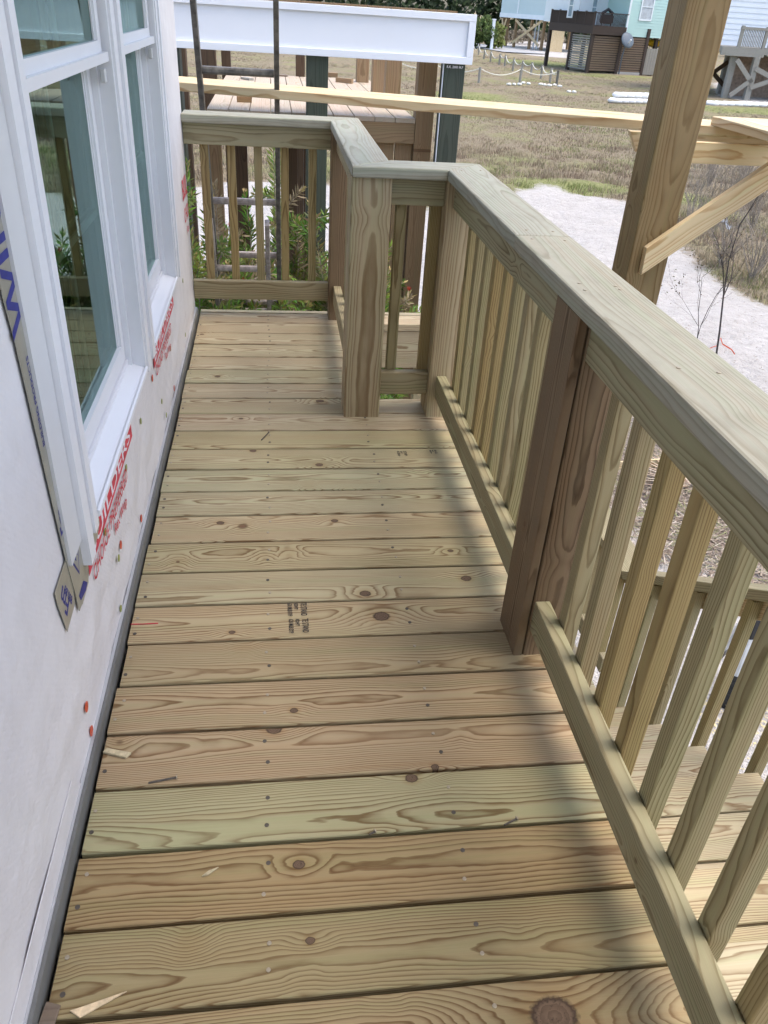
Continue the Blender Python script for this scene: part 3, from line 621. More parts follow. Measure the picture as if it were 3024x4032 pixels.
for y, z, c in ((-.243, .312, 0), (.814, .31, 1), (-.10, .164, 1), (-.027, .077, 1), (.236, .064, 0), (-.526, .299, 1), (-.805, .301, 1), (-1.117, .309, 1), (-.697, .071, 0), (-1.029, .171, 1), (-.988, .182, 0), (-1.379, .322, 1), (-1.085, .056, 1), (.237, .225, 1), (-1.478, .123, 0), (-1.478, .052, 0), (.6, .6, 1), (.75, .09, 1)):
    mesh_obj('cap_nail', cap_o if c == 0 else cap_g, house, Matrix.Translation((-.0175, y, z)) @ RY)

# ---------------------------------------------------------------- the neighbouring deck under construction
nb = thing('neighbour_deck', (.5, 4.6, G), 'neighbouring deck on posts with a wide white panelled fascia', 'deck')
FY = 3.20; FX0, FX1, FZ0, FZ1 = -3.2, 1.69, 1.06, 1.342
bxp('fascia_board', nb, FX0, FX1-.001, FY+.016, FY+.06, FZ0+.002, FZ1-.002, mat='trim_white')
for a in ((FX0, FX1, FY, FY+.0155, FZ0, FZ0+.042), (FX0, FX1, FY, FY+.0155, FZ1-.04, FZ1), (FX1-.045, FX1, FY+.0005, FY+.0155, FZ0+.0425, FZ1-.0405)): bxp('fascia_trim', nb, *a, mat='trim_white')
bxp('fascia_board', nb, FX1-.045, FX1-.003, FY+.061, FY+.42, FZ0+.002, FZ1-.002, mat='trim_white')
x = FX0
while x < FX1-.13: boxy('top_board', nb, x, x+.138, FY+.004, FY+.42, FZ1+.001, FZ1+.012, 'roof_brown' if False else 'neighbour_brown_pine'); x += .1445
for x0 in (-.34, .604, 1.512): boxy('pile', nb, x0, x0+.14, 3.225, 3.365, G-.4, FZ0+.0005, 'green_pile_pine', .005)
boxy('pile', nb, -.62, -.48, 3.3, 3.44, G-.4, FZ0, 'green_pile_pine', .005)
LZN = .70
x = -.065
while x < 1.30: 
    boxy('deck_board', nb, x, x+.139, 3.43+random.uniform(0, .008), 6.55, LZN-.03, LZN+random.uniform(-.001, .001), 'neighbour_deck_pine', .003); x += .1445
boxy('rim_joist', nb, -.06, 1.375, 3.437, 3.475, .535, .669, 'neighbour_brown_pine'); boxy('rim_joist', nb, -.06, 1.375, 6.45, 6.488, .535, .669, 'neighbour_brown_pine')
boxy('rim_joist', nb, -.06, -.022, 3.476, 6.449, .535, .669, 'neighbour_brown_pine'); boxy('rim_joist', nb, 1.33, 1.368, 3.476, 6.449, .535, .669, 'neighbour_brown_pine')
for x0, w, y0, zb in ((1.378, .128, 3.44, G-.4), (1.255, .12, 4.25, LZN+.001), (1.235, .12, 5.0, LZN+.001), (1.21, .12, 6.2, LZN+.001), (.62, .09, 6.5, G-.3), (-.30, .14, 6.3, G-.3), (-.52, .14, 5.6, G-.3), (-.12, .09, 6.56, G-.3)):
    boxy('post', nb, x0, x0+w, y0, y0+.13, zb, FZ0+.002 if y0 < 6.25 else FZ0+.1, 'neighbour_brown_pine' if x0 > .7 else 'dark_post_pine', .004)
for x0, y0, mt in ((.47, 4.9, 'dark_post_pine'), (.66, 5.3, 'dark_post_pine'), (.03, 5.0, 'dark_post_pine'), (-.16, 4.4, 'neighbour_brown_pine'), (1.05, 4.7, 'neighbour_brown_pine')): boxy('support_post', nb, x0, x0+.12, y0, y0+.12, G-.4, .534, mt, .004)
for x0, x1 in ((1.10, 1.24), (1.25, 1.372)): boxy('skirt_board', nb, x0, x1, 3.48, 3.518, G+.15, .534, 'neighbour_brown_pine')
stick('brace', nb, (.9, 3.545, -.55), (1.7, 3.545, .35), (0, 0, 1), .06, .03, 'grey_weathered_pine'); stick('brace', nb, (1.0, 3.57, -2.0), (1.75, 3.57, -.55), (0, 0, 1), .06, .03, 'trim_white')
bxp('corner_trim', nb, 1.504, 1.508, 3.225, 3.25, G, FZ0, mat='trim_white')
put_text(nb, 'R.K. 2000 M.F', .02, 'ink_white', (1.525, 3.2225, 1.035), (1, 0, 0), (0, 0, 1), .0005, fit=.11)
def scrap(px, py, z, L, W, T, rz, label, mat='neighbour_brown_pine'):
    p = onp(px, py, 2, z); M = Matrix.Translation((p.x, p.y, z+T/2+.0012)) @ Matrix.Rotation(rz, 4, 'Z')
    o = mesh_obj('wood_scrap', stick_mesh(L, W, T, .003, mat, .4, 0), None, M); return tag(o, label, 'wood scrap')
def z2(x, y): return 640+x/1.3167, y/1.3167
scrap(*z2(425, 530), LZN, .10, .05, .04, .2, 'small dark offcut on the neighbouring deck nearest the far railing'); scrap(*z2(945, 430), LZN, .16, .045, .04, -.5, 'bent offcut on the neighbouring deck right of the green pile')
scrap(*z2(885, 400), LZN, .09, .045, .04, 0, 'tan offcut on the neighbouring deck just beside the green pile'); scrap(*z2(485, 388), LZN, .62, .10, .012, .05, 'thin reddish board lying on the far side of the neighbouring deck', 'slat_cedar'); scrap(*z2(440, 415), LZN, .12, .05, .02, -.9, 'small grey offcut on the neighbouring deck behind the plank', 'grey_weathered_pine')

# ---------------------------------------------------------------- extension ladder beyond the far railing
lad = thing('extension_ladder', (.22, 3.3, G), 'worn dark aluminium extension ladder standing beyond the far railing', 'ladder')
def lp(z): return 1.83+(1.0-z)*.40                      # leaning towards the porch
def lrail(x, z0, z1, off, mat):
    return stick('rail', lad, (x, lp(z0)+off, z0), (x, lp(z1)+off, z1), (0, 1, .35), .062, .026, mat, .004)
LXC, LW = .215, .375
for s in (-1, 1):
    lrail(LXC+s*LW/2, G+.0, 2.6, 0, 'ladder_alloy'); lrail(LXC+s*(LW/2-.030)-.035, G+.0, .28, -.075, 'ladder_worn')
def rung(z, off, mat, w, dx=0):
    stick('rung', lad, (LXC-w/2+dx, lp(z)+off, z), (LXC+w/2+dx, lp(z)+off, z), (0, 0, 1), .036, .036, mat, .012)
for k in range(16): rung(1.045-.3300*k if k < 11 else 1.045+.33*(k-10), 0, 'ladder_alloy' if k < 1 or k > 10 else 'ladder_worn', LW-.028)
for k in range(8): rung(-.015-.30*k, -.075, 'ladder_worn', LW-.088, -.035)

# ---------------------------------------------------------------- shrubs
def set_tone(me, cols):
    a = me.color_attributes.new('tone', 'FLOAT_COLOR', 'POINT'); a.data.foreach_set('color', np.asarray(cols, dtype=np.float32).ravel())
def bottlebrush(base, shoots, label, seed):
    r = random.Random(seed); t = thing('bottlebrush_shrub', base, label, 'shrub', 'shrubs beyond the far railing')
    bm = bmesh.new(); V = []; F = []; C = []
    pal = [(.145, .235, .045), (.195, .29, .06), (.105, .17, .035), (.27, .34, .09), (.17, .23, .065), (.21, .21, .09)]
    for (tx, ty, tz, n_lv) in shoots:
        b0 = Vector((base[0]+r.uniform(-.12, .12), base[1]+r.uniform(-.12, .12), G)); tip = Vector((tx, ty, tz))
        mid = b0.lerp(tip, .55)+Vector((r.uniform(-.15, .15), r.uniform(-.15, .15), .12))
        pts = [((1-s)**2)*b0+2*s*(1-s)*mid+s*s*tip for s in [i/7 for i in range(8)]]
        tube(bm, pts, [.009*(1-.7*i/7) for i in range(8)], 4)
        subs = [(pts[-3], pts[-1])]
        for _ in range(r.randint(7, 11)):
            s = r.uniform(.35, .98); o = ((1-s)**2)*b0+2*s*(1-s)*mid+s*s*tip
            d = Vector((r.uniform(-1, 1), r.uniform(-1, 1), r.uniform(-.1, .9))).normalized()*r.uniform(.12, .30); subs.append((o, o+d)); tube(bm, [o, o+d*.6, o+d], [.004, .003, .002], 3)
        for (a, b) in subs:
            L = (b-a).length; ax = (b-a).normalized(); s1 = ax.orthogonal().normalized(); s2 = ax.cross(s1)
            tint = r.choice(pal); dead = r.random() < .13
            n = max(20, int(L/.005))
            for i in range(n):
                f = i/n; p = a+(b-a)*(f*.95+.05); ph = i*2.4+r.uniform(-.4, .4); tipf = f > .86
                d = (s1*math.cos(ph)+s2*math.sin(ph)+ax*(r.uniform(.5, 1.0)+(1.2 if tipf else 0))).normalized(); l = r.uniform(.05, .085)*(0.7 if tipf else 1)
                w = d.cross(Vector((r.uniform(-1, 1), r.uniform(-1, 1), r.uniform(-1, 1)))).normalized()*.0075
                k = len(V); V += [p, p+d*l*.5+w, p+d*l, p+d*l*.5-w]; F.append((k, k+1, k+2, k+3))
                c = (.42, .33, .14) if (tipf and r.random() < .35) else ((.30, .24, .15) if dead else tuple(v*r.uniform(.75, 1.3) for v in tint))
                C += [(*c, 1)]*4
            if r.random() < .10:                            # new buff or red tips
                c = (.62, .46, .24) if r.random() < .8 else (.35, .03, .02)
                for i in range(10):
                    d = (ax+s1*r.uniform(-.4, .4)+s2*r.uniform(-.4, .4)).normalized(); l = .045; w = d.orthogonal().normalized()*.004; k = len(V)
                    V += [b, b+d*l*.5+w, b+d*l, b+d*l*.5-w]; F.append((k, k+1, k+2, k+3)); C += [(*c, 1)]*4
    from_bm('stems', bm, t, 'stem_bark')
    me = bpy.data.meshes.new('foliage'); me.from_pydata([tuple(v) for v in V], [], F); me.update(); set_tone(me, C); o = mesh_obj('foliage', me, t, None, 'leaf_mat'); return t
rs = random.Random(3)
def shoots(x0, x1, y0, y1, ztop, n, lo=.0):
    return [(rs.uniform(x0, x1), rs.uniform(y0, y1), ztop-rs.random()**1.3*lo, 0) for _ in range(n)]
bottlebrush((-.15, 2.75, G), shoots(-.55, .12, 2.2, 3.0, .5, 20, .9)+shoots(-.5, .2, 2.0, 3.0, -.1, 34, .8), 'tall green bottlebrush shrub against the wall corner, left of the ladder', 1)
bottlebrush((.35, 2.95, G), shoots(.05, .65, 2.25, 3.1, .1, 26, .5)+[(.38, 2.9, .62, 0), (.42, 3.0, .55, 0)]+shoots(.0, .7, 1.9, 3.0, -.1, 46, .7), 'dense green bottlebrush shrub behind the ladder rungs', 2)
bottlebrush((.92, 2.85, G), shoots(.65, 1.2, 2.3, 3.1, -.08, 28, .5)+shoots(.6, 1.35, 1.9, 3.0, -.3, 44, .8)+[(.60, 2.5, .30, 0)], 'low green bottlebrush shrub seen under the jog railing', 3)
# ---------------------------------------------------------------- bare twiggy plants on the right
def bare_shrub(base, h, n, label, seed, mat='twig_bark', spread=.6, leaves=40, r0=.008, group=None, name='bare_shrub', depth=3):
    r = random.Random(seed); t = thing(name, base, label, 'shrub', group); bm = bmesh.new(); tips = []
    def grow(p, d, L, rad, dep):
        pts = [p]; q = p; dd = d
        for i in range(4):
            dd = (dd+Vector((r.uniform(-.22, .22), r.uniform(-.22, .22), r.uniform(-.08, .14)))).normalized(); q = q+dd*L/4; pts.append(q)
        tube(bm, pts, [rad, rad*.85, rad*.7, rad*.55, rad*.4], 4 if dep > 1 else 3)
        tips.extend(pts[2:])
        if dep > 0:
            for _ in range(r.randint(2, 4)):
                i = r.randint(1, 4); e = (dd+Vector((r.uniform(-1, 1), r.uniform(-1, 1), r.uniform(-.2, .6)))*spread).normalized(); grow(pts[i], e, L*r.uniform(.4, .65), rad*.5, dep-1)
    for _ in range(n): grow(Vector(base)+Vector((r.uniform(-.05, .05), r.uniform(-.05, .05), -.03)), Vector((r.uniform(-.35, .35), r.uniform(-.35, .35), 1)).normalized(), h*r.uniform(.5, .75), r0*r.uniform(.6, 1), depth)
    from_bm('branches', bm, t, mat)
    if leaves:
        V = []; F = []; C = []
        for _ in range(leaves):
            p = r.choice(tips)+Vector((r.uniform(-.02, .02),)*3); d = Vector((r.uniform(-1, 1), r.uniform(-1, 1), r.uniform(-1, .2))).normalized(); w = d.orthogonal().normalized()*.008; k = len(V)
            V += [p, p+d*.018+w, p+d*.036, p+d*.018-w]; F.append((k, k+1, k+2, k+3)); c = r.choice([(.07, .05, .035), (.13, .09, .05), (.10, .11, .05)]); C += [(*c, 1)]*4
        me = bpy.data.meshes.new('leaves'); me.from_pydata([tuple(v) for v in V], [], F); me.update(); set_tone(me, C); mesh_obj('leaves', me, t, None, 'leaf_mat')
    return t
b0 = gp(2817, 1432); bare_shrub((b0.x, b0.y, G), 2.6, 1, 'thin dark bare sapling standing on the pale sand', 5, leaves=90, r0=.016, spread=.8)
b0 = gp(2740, 1340); bare_shrub((b0.x, b0.y, G), 1.9, 2, 'wispy brown seedling just left of the dark sapling', 6, leaves=120, r0=.008)
b0 = gp(2560, 1180); bare_shrub((b0.x, b0.y, G), 1.5, 2, 'faint dry stalks on the sand right of the tall post foot', 8, 'dry_twig', leaves=40, r0=.006)
for i, (px, py, h, lab) in enumerate(((2720, 905, 1.6, 'grey dry brush just right of the tall post above the brace'), (2840, 880, 1.8, 'tangled dry brush under the diagonal brace'), (2960, 900, 1.8, 'dry brush at the right edge above the diagonal brace'), (2840, 1050, 1.4, 'dry brush at the sand edge below the diagonal brace'), (2960, 1100, 1.5, 'leggy dry brush behind the dark sapling at the right edge'), (2790, 740, 1.7, 'pale dry brush just below the crossbeam'), (2930, 720, 1.7, 'pale dry brush below the crossbeam at the right edge'))):
    b0 = gp(px, py); bare_shrub((b0.x, b0.y, G), h, 13, lab, 20+i, 'dry_twig', .7, 60, .015, 'dry brush right of the tall post', 'dry_brush', 3)
# flagging tape
def ribbon(pts, w, mat, label):
    bm = bmesh.new(); a = [bm.verts.new(p) for p in pts]; b = [bm.verts.new((p[0]+.3*w, p[1], p[2]+w)) for p in pts]
    for i in range(len(pts)-1): bm.faces.new((a[i], a[i+1], b[i+1], b[i]))
    bmesh.ops.solidify(bm, geom=bm.faces[:], thickness=.004)
    return tag(from_bm('flagging_tape', bm, None, mat), label, 'tape')
q = [gp(px, py) for px, py in ((2770, 1388), (2800, 1383), (2822, 1368), (2832, 1345), (2842, 1362), (2875, 1392), (2890, 1402))]; ribbon([(p.x, p.y, G+.02+.03*(i % 2)) for i, p in enumerate(q)], .016, 'tape_orange', 'strip of orange flagging tape on the sand by the sapling')
q = [gp(px, py) for px, py in ((2812, 900), (2818, 905), (2830, 925), (2838, 932), (2848, 950), (2858, 965))]; ribbon([(p.x, p.y, G+.25+.06*(i % 2)) for i, p in enumerate(q)], .07, 'tape_flag_white', 'crumpled white flagging tape caught in the dry brush')
# palmetto leaf, batter board, litter
pl = gp(2716, 1928); t = thing('palmetto_leaf', (pl.x, pl.y, G), 'dry folded palmetto fan leaf on the litter', 'leaf')
V = []; F = []; C = []
for i in range(15):
    a = R(95+i*8.5); d = Vector((math.cos(a), math.sin(a)*.9, .18+.02*(i % 2))); w = Vector((-math.sin(a), math.cos(a), 0))*.02; o = Vector((pl.x, pl.y, G+.05)); k = len(V)
    V += [o, o+d*.3+w+Vector((0, 0, .012)), o+d*.62, o+d*.3-w]; F += [(k, k+1, k+2), (k, k+2, k+3)]; c = random.choice([(.44, .33, .24), (.35, .24, .17), (.5, .42, .32)]); C += [(*c, 1)]*4
me = bpy.data.meshes.new('fan'); me.from_pydata([tuple(v) for v in V], [], F); me.update(); set_tone(me, C); mesh_obj('fan', me, t, None, 'palm_dry')
bm = bmesh.new(); tube(bm, [(pl.x, pl.y, G+.05), (pl.x+.25, pl.y-.12, G+.02), (pl.x+.5, pl.y-.3, G+.015)], [.012, .011, .008], 6); from_bm('leaf_stalk', bm, t, 'dry_twig')
a, b_ = gp(2360, 1872), gp(2680, 1848)
t = thing('batter_board', (a.x, a.y, G), 'light new board nailed to stakes near the ground beyond the stairs', 'board'); stick('board', t, (a.x, a.y, G+.10), (b_.x+.4, b_.y+.03, G+.10), (0, 0, 1), .089, .019, 'new_lumber')
for f in (.12, .8): p = Vector(a).lerp(Vector((b_.x+.4, b_.y+.03, G)), f); boxy('stake', t, p.x-.02, p.x+.02, p.y+.012, p.y+.05, G-.2, G+.17, 'new_lumber')
V = []; F = []; C = []
def litter(n, poly, lo, hi, cols, up=.15):
    P = np.array(poly); mnx, mxx = P.min(0), P.max(0); c = 0
    pts = rng.uniform(mnx, mxx, (n*3, 2)); ok = sdist(poly, pts) > -.25
    for x, y in pts[ok][:n]:
        L = random.uniform(lo, hi); a = random.uniform(0, 6.28); d = Vector((math.cos(a), math.sin(a), random.uniform(-.05, up)))*L; w = Vector((-math.sin(a), math.cos(a), 0))*random.uniform(.003, .009); o = Vector((x, y, G+.03+random.uniform(0, .03))); k = len(V)
        V.extend([o-w, o+w, o+d]); F.append((k, k+1, k+2)); cc = random.choice(cols); C.extend([(*cc, 1)]*3)
litter(9000, lit_poly, .05, .28, [(.36, .29, .22), (.25, .19, .14), (.48, .41, .33), (.17, .13, .10), (.22, .22, .11)])
litter(1200, [tuple(gp(*q)[:2]) for q in ((2050, 760), (2500, 800), (2800, 1150), (3024, 1250), (3024, 1600), (2500, 1300))], .02, .07, [(.2, .15, .11), (.3, .24, .18), (.14, .12, .08)], .05)
litter(900, [tuple(gp(*q)[:2]) for q in ((2880, 2800), (3100, 2750), (3150, 3150), (2900, 3100))], .01, .04, [(.72, .60, .33), (.6, .5, .28)], .1)
me = bpy.data.meshes.new('ground_litter'); me.from_pydata([tuple(v) for v in V], [], F); me.update(); set_tone(me, C); o = mesh_obj('ground_litter', me, None, None, 'grass_mat'); tag(o, 'dry leaf and twig litter with yellow sawdust on the sand', None, kind='stuff')

# ---------------------------------------------------------------- meadow grass
V = []; F = []; C = []
N = 90000
u = rng.random(N); dist = 13*np.exp(u*np.log(95/13)); ang = rng.uniform(-.42, .62, N)
px_ = CX+dist*np.sin(ang+YAW*0+.12); py_ = CY+dist*np.cos(ang+.12); P = np.stack([px_, py_], 1)
sv = sand_at(P); gv = green_at(P); keep = (sv < .45) & (sdist(lit_poly, P) < -.1)
tall = np.exp(-((P[:, 1]-(17+.1*P[:, 0]))/9)**2)
for (x, y), g, tl, dd in zip(P[keep], gv[keep], tall[keep], dist[keep]):
    nz = mn.noise(Vector((x*.3, y*.3, 1)))*.5+.5; n2_ = mn.noise(Vector((x*1.1, y*1.1, 5)))*.5+.5; isg = (g*.9+nz*.45+n2_*.25+random.uniform(-.16, .16)) > .87
    far_ = min(1, max(0, (dd-24)/30)); h = (random.uniform(.04, .09) if isg else random.uniform(.06, .17)*(.6+.8*tl*nz))*(1-.45*far_)
    base = (.21, .235, .085) if isg else ((.30, .245, .16) if n2_ > .45 else (.245, .185, .13))
    wv = .004+dd*.00024
    for _ in range(4):
        a = random.uniform(0, 6.28); k = len(V); o = (x+random.uniform(-.13, .13), y+random.uniform(-.13, .13)); lx, ly = math.cos(a)*h*random.uniform(.2, .9), math.sin(a)*h*random.uniform(.2, .9)
        V.extend([(o[0]-wv*math.sin(a), o[1]+wv*math.cos(a), G-.03), (o[0]+wv*math.sin(a), o[1]-wv*math.cos(a), G-.03), (o[0]+lx, o[1]+ly, G+h)]); F.append((k, k+1, k+2))
        f = random.uniform(.82, 1.2); C.extend([(base[0]*f, base[1]*f, base[2]*f, 1)]*3)
me = bpy.data.meshes.new('meadow_grass'); me.from_pydata(V, [], F); me.update(); set_tone(me, C); o = mesh_obj('meadow_grass', me, None, None, 'grass_mat'); tag(o, 'tan and green meadow grass around the houses', None, kind='stuff')

# ---------------------------------------------------------------- rope fences in the meadow
rp = cyl_mesh('post', .085, 1.05, 8, 'grey_weathered_pine')
def rope_fence(pxs, label, h=.82):
    pts = [gz(x, y, H_) for x, y in pxs]; t = thing('rope_fence', pts[0], label, 'fence', 'rope fences in the meadow')
    for p in pts: mesh_obj('post', rp, t, Matrix.Translation((p.x, p.y, G-.2)))
    for a, b in zip(pts, pts[1:]):
        bm = bmesh.new(); L = (a-b).length; tube(bm, [(a.x+(b.x-a.x)*f, a.y+(b.y-a.y)*f, G+.78-4*f*(1-f)*min(.38, .07*L+.1)) for f in [i/8 for i in range(9)]], .03, 5); from_bm('rope', bm, t, 'rope')
rope_fence(((-560, 575), (-270, 605), (68, 635), (383, 635), (665, 655)), 'near rope fence running left in front of the white fascia')
rope_fence(((665, 655), (615, 635), (545, 605), (468, 580), (397, 565), (330, 545), (267, 510), (225, 500), (157, 475), (108, 455), (65, 425), (20, 405)), 'far rope fence running away towards the distant houses')
# stones and sandbags
def blob(rad, seed, sq):
    bm = bmesh.new(); bmesh.ops.create_icosphere(bm, subdivisions=2, radius=1)
    for v in bm.verts:
        n = 1+.25*mn.noise(v.co*1.7+Vector((seed, 0, 0))); v.co = Vector((v.co.x*rad*n, v.co.y*rad*n*.7, v.co.z*rad*n*sq))
    return bm
o = None
rk = [gz(x, y, H_) for x, y in ((300, 655), (340, 656), (380, 655), (410, 645), (450, 650), (545, 655), (575, 660), (610, 664), (650, 660), (690, 670), (760, 712), (800, 715))]
words = ('first', 'second', 'third', 'fourth', 'fifth', 'sixth', 'seventh', 'eighth', 'ninth', 'tenth', 'eleventh', 'last')
for i, p in enumerate(rk):
    o = from_bm('white_stone', blob(.17, i*3.1, .45), None, 'stone_white', Matrix.Translation((p.x, p.y, G+.06)) @ Matrix.Rotation(i*1.3, 4, 'Z'), True); tag(o, words[i]+' white stone from the left in the broken row before the rope fence', 'stone', 'white stones in the meadow')
sb = blob(.42, 9, .34); me_b = bpy.data.meshes.new('sandbag')
for v in sb.verts: v.co.x = math.copysign(abs(v.co.x/.42)**.6*.42, v.co.x)
sb.to_mesh(me_b); sb.free(); me_b.polygons.foreach_set('use_smooth', [True]*len(me_b.polygons)); me_b.materials.append(MATS['sandbag_cloth'])
def bag(px, py, layer, lab):
    p = gz(px, py, Z1_); o = mesh_obj('sandbag', me_b, None, Matrix.Translation((p.x, p.y+layer*.1, G+.11+layer*.26)) @ Matrix.Rotation(random.uniform(-.1, .1), 4, 'Z')); tag(o, lab, 'sandbag', 'white sandbags across the meadow')
for i in range(6): bag(175+i*66, 995+i*1.5, 0, words[i]+' bag from the left in the bottom row of the stacked sandbags')
for i in range(5): bag(215+i*72, 995+i*1.5, 1, words[i]+' bag from the left in the top row of the stacked sandbags')
for i in range(8): bag(1110+i*78, 1022+i*2, 0, words[i]+' white sandbag right of the tall post in the low row')

# ---------------------------------------------------------------- the far houses
def local(o, ang): return Matrix.Translation(o) @ Matrix.Rotation(ang, 4, 'Z')
def part_box(name, t, M, x0, x1, y0, y1, z0, z1, mat):
    bm = bmesh.new(); bm_box(bm, x0, x1, y0, y1, z0, z1); return from_bm(name, bm, t, mat, M)
def siding(t, M, x0, x1, y0, z0, z1, lap, mat, left=None):
    """lapped boards on the front (local -y) and left (local -x) faces, as one stepped sheet each"""
    bm = bmesh.new(); n = int((z1-z0)/lap)
    for k in range(n):
        a, b = z0+k*lap, z0+(k+1)*lap; v = [bm.verts.new(q) for q in ((x0, y0-.03, a), (x1, y0-.03, a), (x1, y0-.004, b), (x0, y0-.004, b), (x0, y0, a), (x1, y0, a))]
        bm.faces.new(v[:4]); bm.faces.new((v[4], v[5], v[1], v[0]))
        if left:
            v = [bm.verts.new(q) for q in ((x0-.03, y0, a), (x0-.004, y0, b), (x0-.004, left, b), (x0-.03, left, a), (x0, y0, a), (x0, left, a))]; bm.faces.new(v[:4]); bm.faces.new((v[4], v[0], v[3], v[5]))
    return from_bm('siding', bm, t, mat, M)
def far_window(t, M, x0, x1, y, z0, z1, trim='mint_trim', pane='glass_far'):
    bm = bmesh.new(); w = .11
    for q in ((x0-w, x0, z0-w, z1+w), (x1, x1+w, z0-w, z1+w), (x0, x1, z0-w, z0), (x0, x1, z1, z1+w), (x0, x1, (z0+z1)/2-.03, (z0+z1)/2+.03)): bm_box(bm, q[0], q[1], y-.08, y-.031, q[2], q[3])
    f = from_bm('window', bm, t, trim, M)
    bm = bmesh.new(); bm_box(bm, x0, x1, y-.05, y-.035, z0, z1); from_bm('pane', bm, f, pane, M)
# --- mint house: local x along its front, local y away
C0 = gz(895, 560, H_); aM = R(12); mh = thing('stilt_house', C0, 'mint green stilt house with a dark deck and slatted skirt', 'house'); M = local((C0.x, C0.y, G), aM)
dC = hd(C0)
def mz(py, dx=0): return zat(H_[0]+895/H_[2], py/H_[2]+0, dC)-G
zdk = 2.9; zr = zdk+1.0
ex = Vector((math.cos(aM), math.sin(aM)))
def tx(px, py=0):                                         # local x on the front line for a photo column
    d = ray(px, py); d2 = Vector((d.x, d.y)); c = Vector((C0.x-CX, C0.y-CY)); den = ex.x*d2.y-ex.y*d2.x; return (c.y*d2.x-c.x*d2.y)/den
def hz(px, py): t_ = tx(px, py); return zat(px, py, math.hypot(C0.x+ex.x*t_-CX, C0.y+ex.y*t_-CY))
def H(x, y): return H_[0]+x/H_[2], H_[1]+y/H_[2]
zf0 = hz(*H(940, 262))-G; zf1 = hz(*H(960, 195))-G; zrl = hz(*H(970, 92))-G       # underside, floor and rail of the deck
xs_sat, xs_r, xs_f = tx(*H(1115, 560)), tx(*H(1310, 560)), tx(*H(1420, 570)); xw = tx(*H(1200, 200)); DEP = 7.0
for x, y in ((0, 0), (0, DEP*.45), (0, DEP), (xs_sat, 0), (xs_r, 0), (xs_r+1.2, .4)): part_box('stilt', mh, M, x-.13, x+.13, y-.13, y+.13, -.5, zf1 if y == 0 else zf1, 'dark_stained_pine')
part_box('deck_floor', mh, M, -.2, xw, -.2, DEP, zf0, zf1, 'dark_stained_pine')
n = 26
for k in range(n): x = .1+(xw-.2)*k/n; part_box('baluster', mh, M, x-.02, x+.02, -.12, -.08, zf1, zrl-.05, 'dark_stained_pine')
for k in range(46): y = DEP*k/46; part_box('baluster', mh, M, -.12, -.08, y-.045, y+.045, zf1, zrl-.05, 'dark_stained_pine')
part_box('handrail', mh, M, -.18, xw, -.18, -.02, zrl-.06, zrl, 'dark_stained_pine'); part_box('handrail', mh, M, -.18, -.02, -.02, DEP, zrl-.06, zrl, 'dark_stained_pine')
for k in range(6): y = DEP*k/5; part_box('rail_post', mh, M, -.14, -.02, y-.07, y+.07, zf1, zrl+.05, 'dark_stained_pine')
nsl = 15; hs = (zf0-.25)/nsl
for k in range(nsl):
    z = .2+k*hs; part_box('slat', mh, M, .15, xs_r, -.06, -.02, z, z+hs*.68, 'slat_cedar'); part_box('slat', mh, M, -.06, -.02, .1, DEP*.45, z, z+hs*.66, 'grey_weathered_pine')
part_box('skirt_backing', mh, M, .15, xs_r, .25, .3, .1, zf0, 'dark_stained_pine'); part_box('foundation_kerb', mh, M, xs_sat, xs_r, -.1, .1, -.1, .18, 'concrete')
for k in range(14): x = xs_r+.05+(xs_f-xs_r+2.0)*k/14; part_box('fence_board', mh, M, x, x+(xs_f-xs_r+2.0)/14-.02, -.05, .0, .05, zf0*.72, 'grey_weathered_pine')
zb = hz(*H(1190, 278))-G; xe = tx(2760, 100); HT = zb+5.5
part_box('wall', mh, M, xw+.01, xe, .02, 9, zb, HT, 'mint_siding'); siding(mh, M, xw+.01, xe, .02, zb, HT, .2, 'mint_siding', 9)
part_box('wall', mh, M, .3, xw, 3.2, 9, zf1+.02, HT, 'mint_trim'); siding(mh, M, .3, xw, 3.2, zf1+.02, HT, .2, 'mint_trim', 9)
part_box('corner_board', mh, M, xw-.02, xw+.15, -.05, .0, zb, HT, 'mint_trim')
w0, w1 = tx(*H(1330, 20)), tx(*H(1395, 100)); far_window(mh, M, w0, w1, .02, hz(*H(1360, 150))-G, hz(*H(1360, 150))-G+1.7, pane='curtain_grey')
for a_, b_ in ((918, 945), (1108, 1140)): far_window(mh, M, tx(*H(a_, 60))*.97, tx(*H(b_, 60))*.97, 3.2, zf1+.5, zf1+2.0)
part_box('roof', mh, M, -.2, xe+.4, -.4, 9.4, HT, HT+.3, 'roof_brown')
for x in (xw+1.2, xe-1.5):
    for y in (2, 8): part_box('stilt', mh, M, x-.13, x+.13, y-.13, y+.13, -.5, zb, 'dark_stained_pine')
# satellite dish on its pole
sp = M @ Vector((xs_sat+.05, -.5, 0)); sat = thing('satellite_dish', sp, 'grey satellite dish on a pole before the slatted skirt', 'dish'); zd = hz(*H(1165, 305))-G
bm = bmesh.new(); tube(bm, [(sp.x, sp.y, G-.3), (sp.x, sp.y, G+zd*.55), (sp.x+.1, sp.y-.1, G+zd-.2)], [.07, .06, .05], 8); from_bm('pole', bm, sat, 'satellite_grey')
bm = bmesh.new(); bmesh.ops.create_uvsphere(bm, u_segments=20, v_segments=8, radius=.62)
for v in bm.verts: v.co.z *= .22
from_bm('dish', bm, sat, 'satellite_grey', Matrix.Translation((sp.x+.15, sp.y-.15, G+zd)) @ Matrix.Rotation(R(62), 4, 'X') @ Matrix.Rotation(R(15), 4, 'Y'), True)
bm = bmesh.new(); tube(bm, [(sp.x+.15, sp.y-.3, G+zd-.3), (sp.x+.2, sp.y-.75, G+zd+.05)], [.03, .05], 6); from_bm('receiver_arm', bm, sat, 'trim_white')
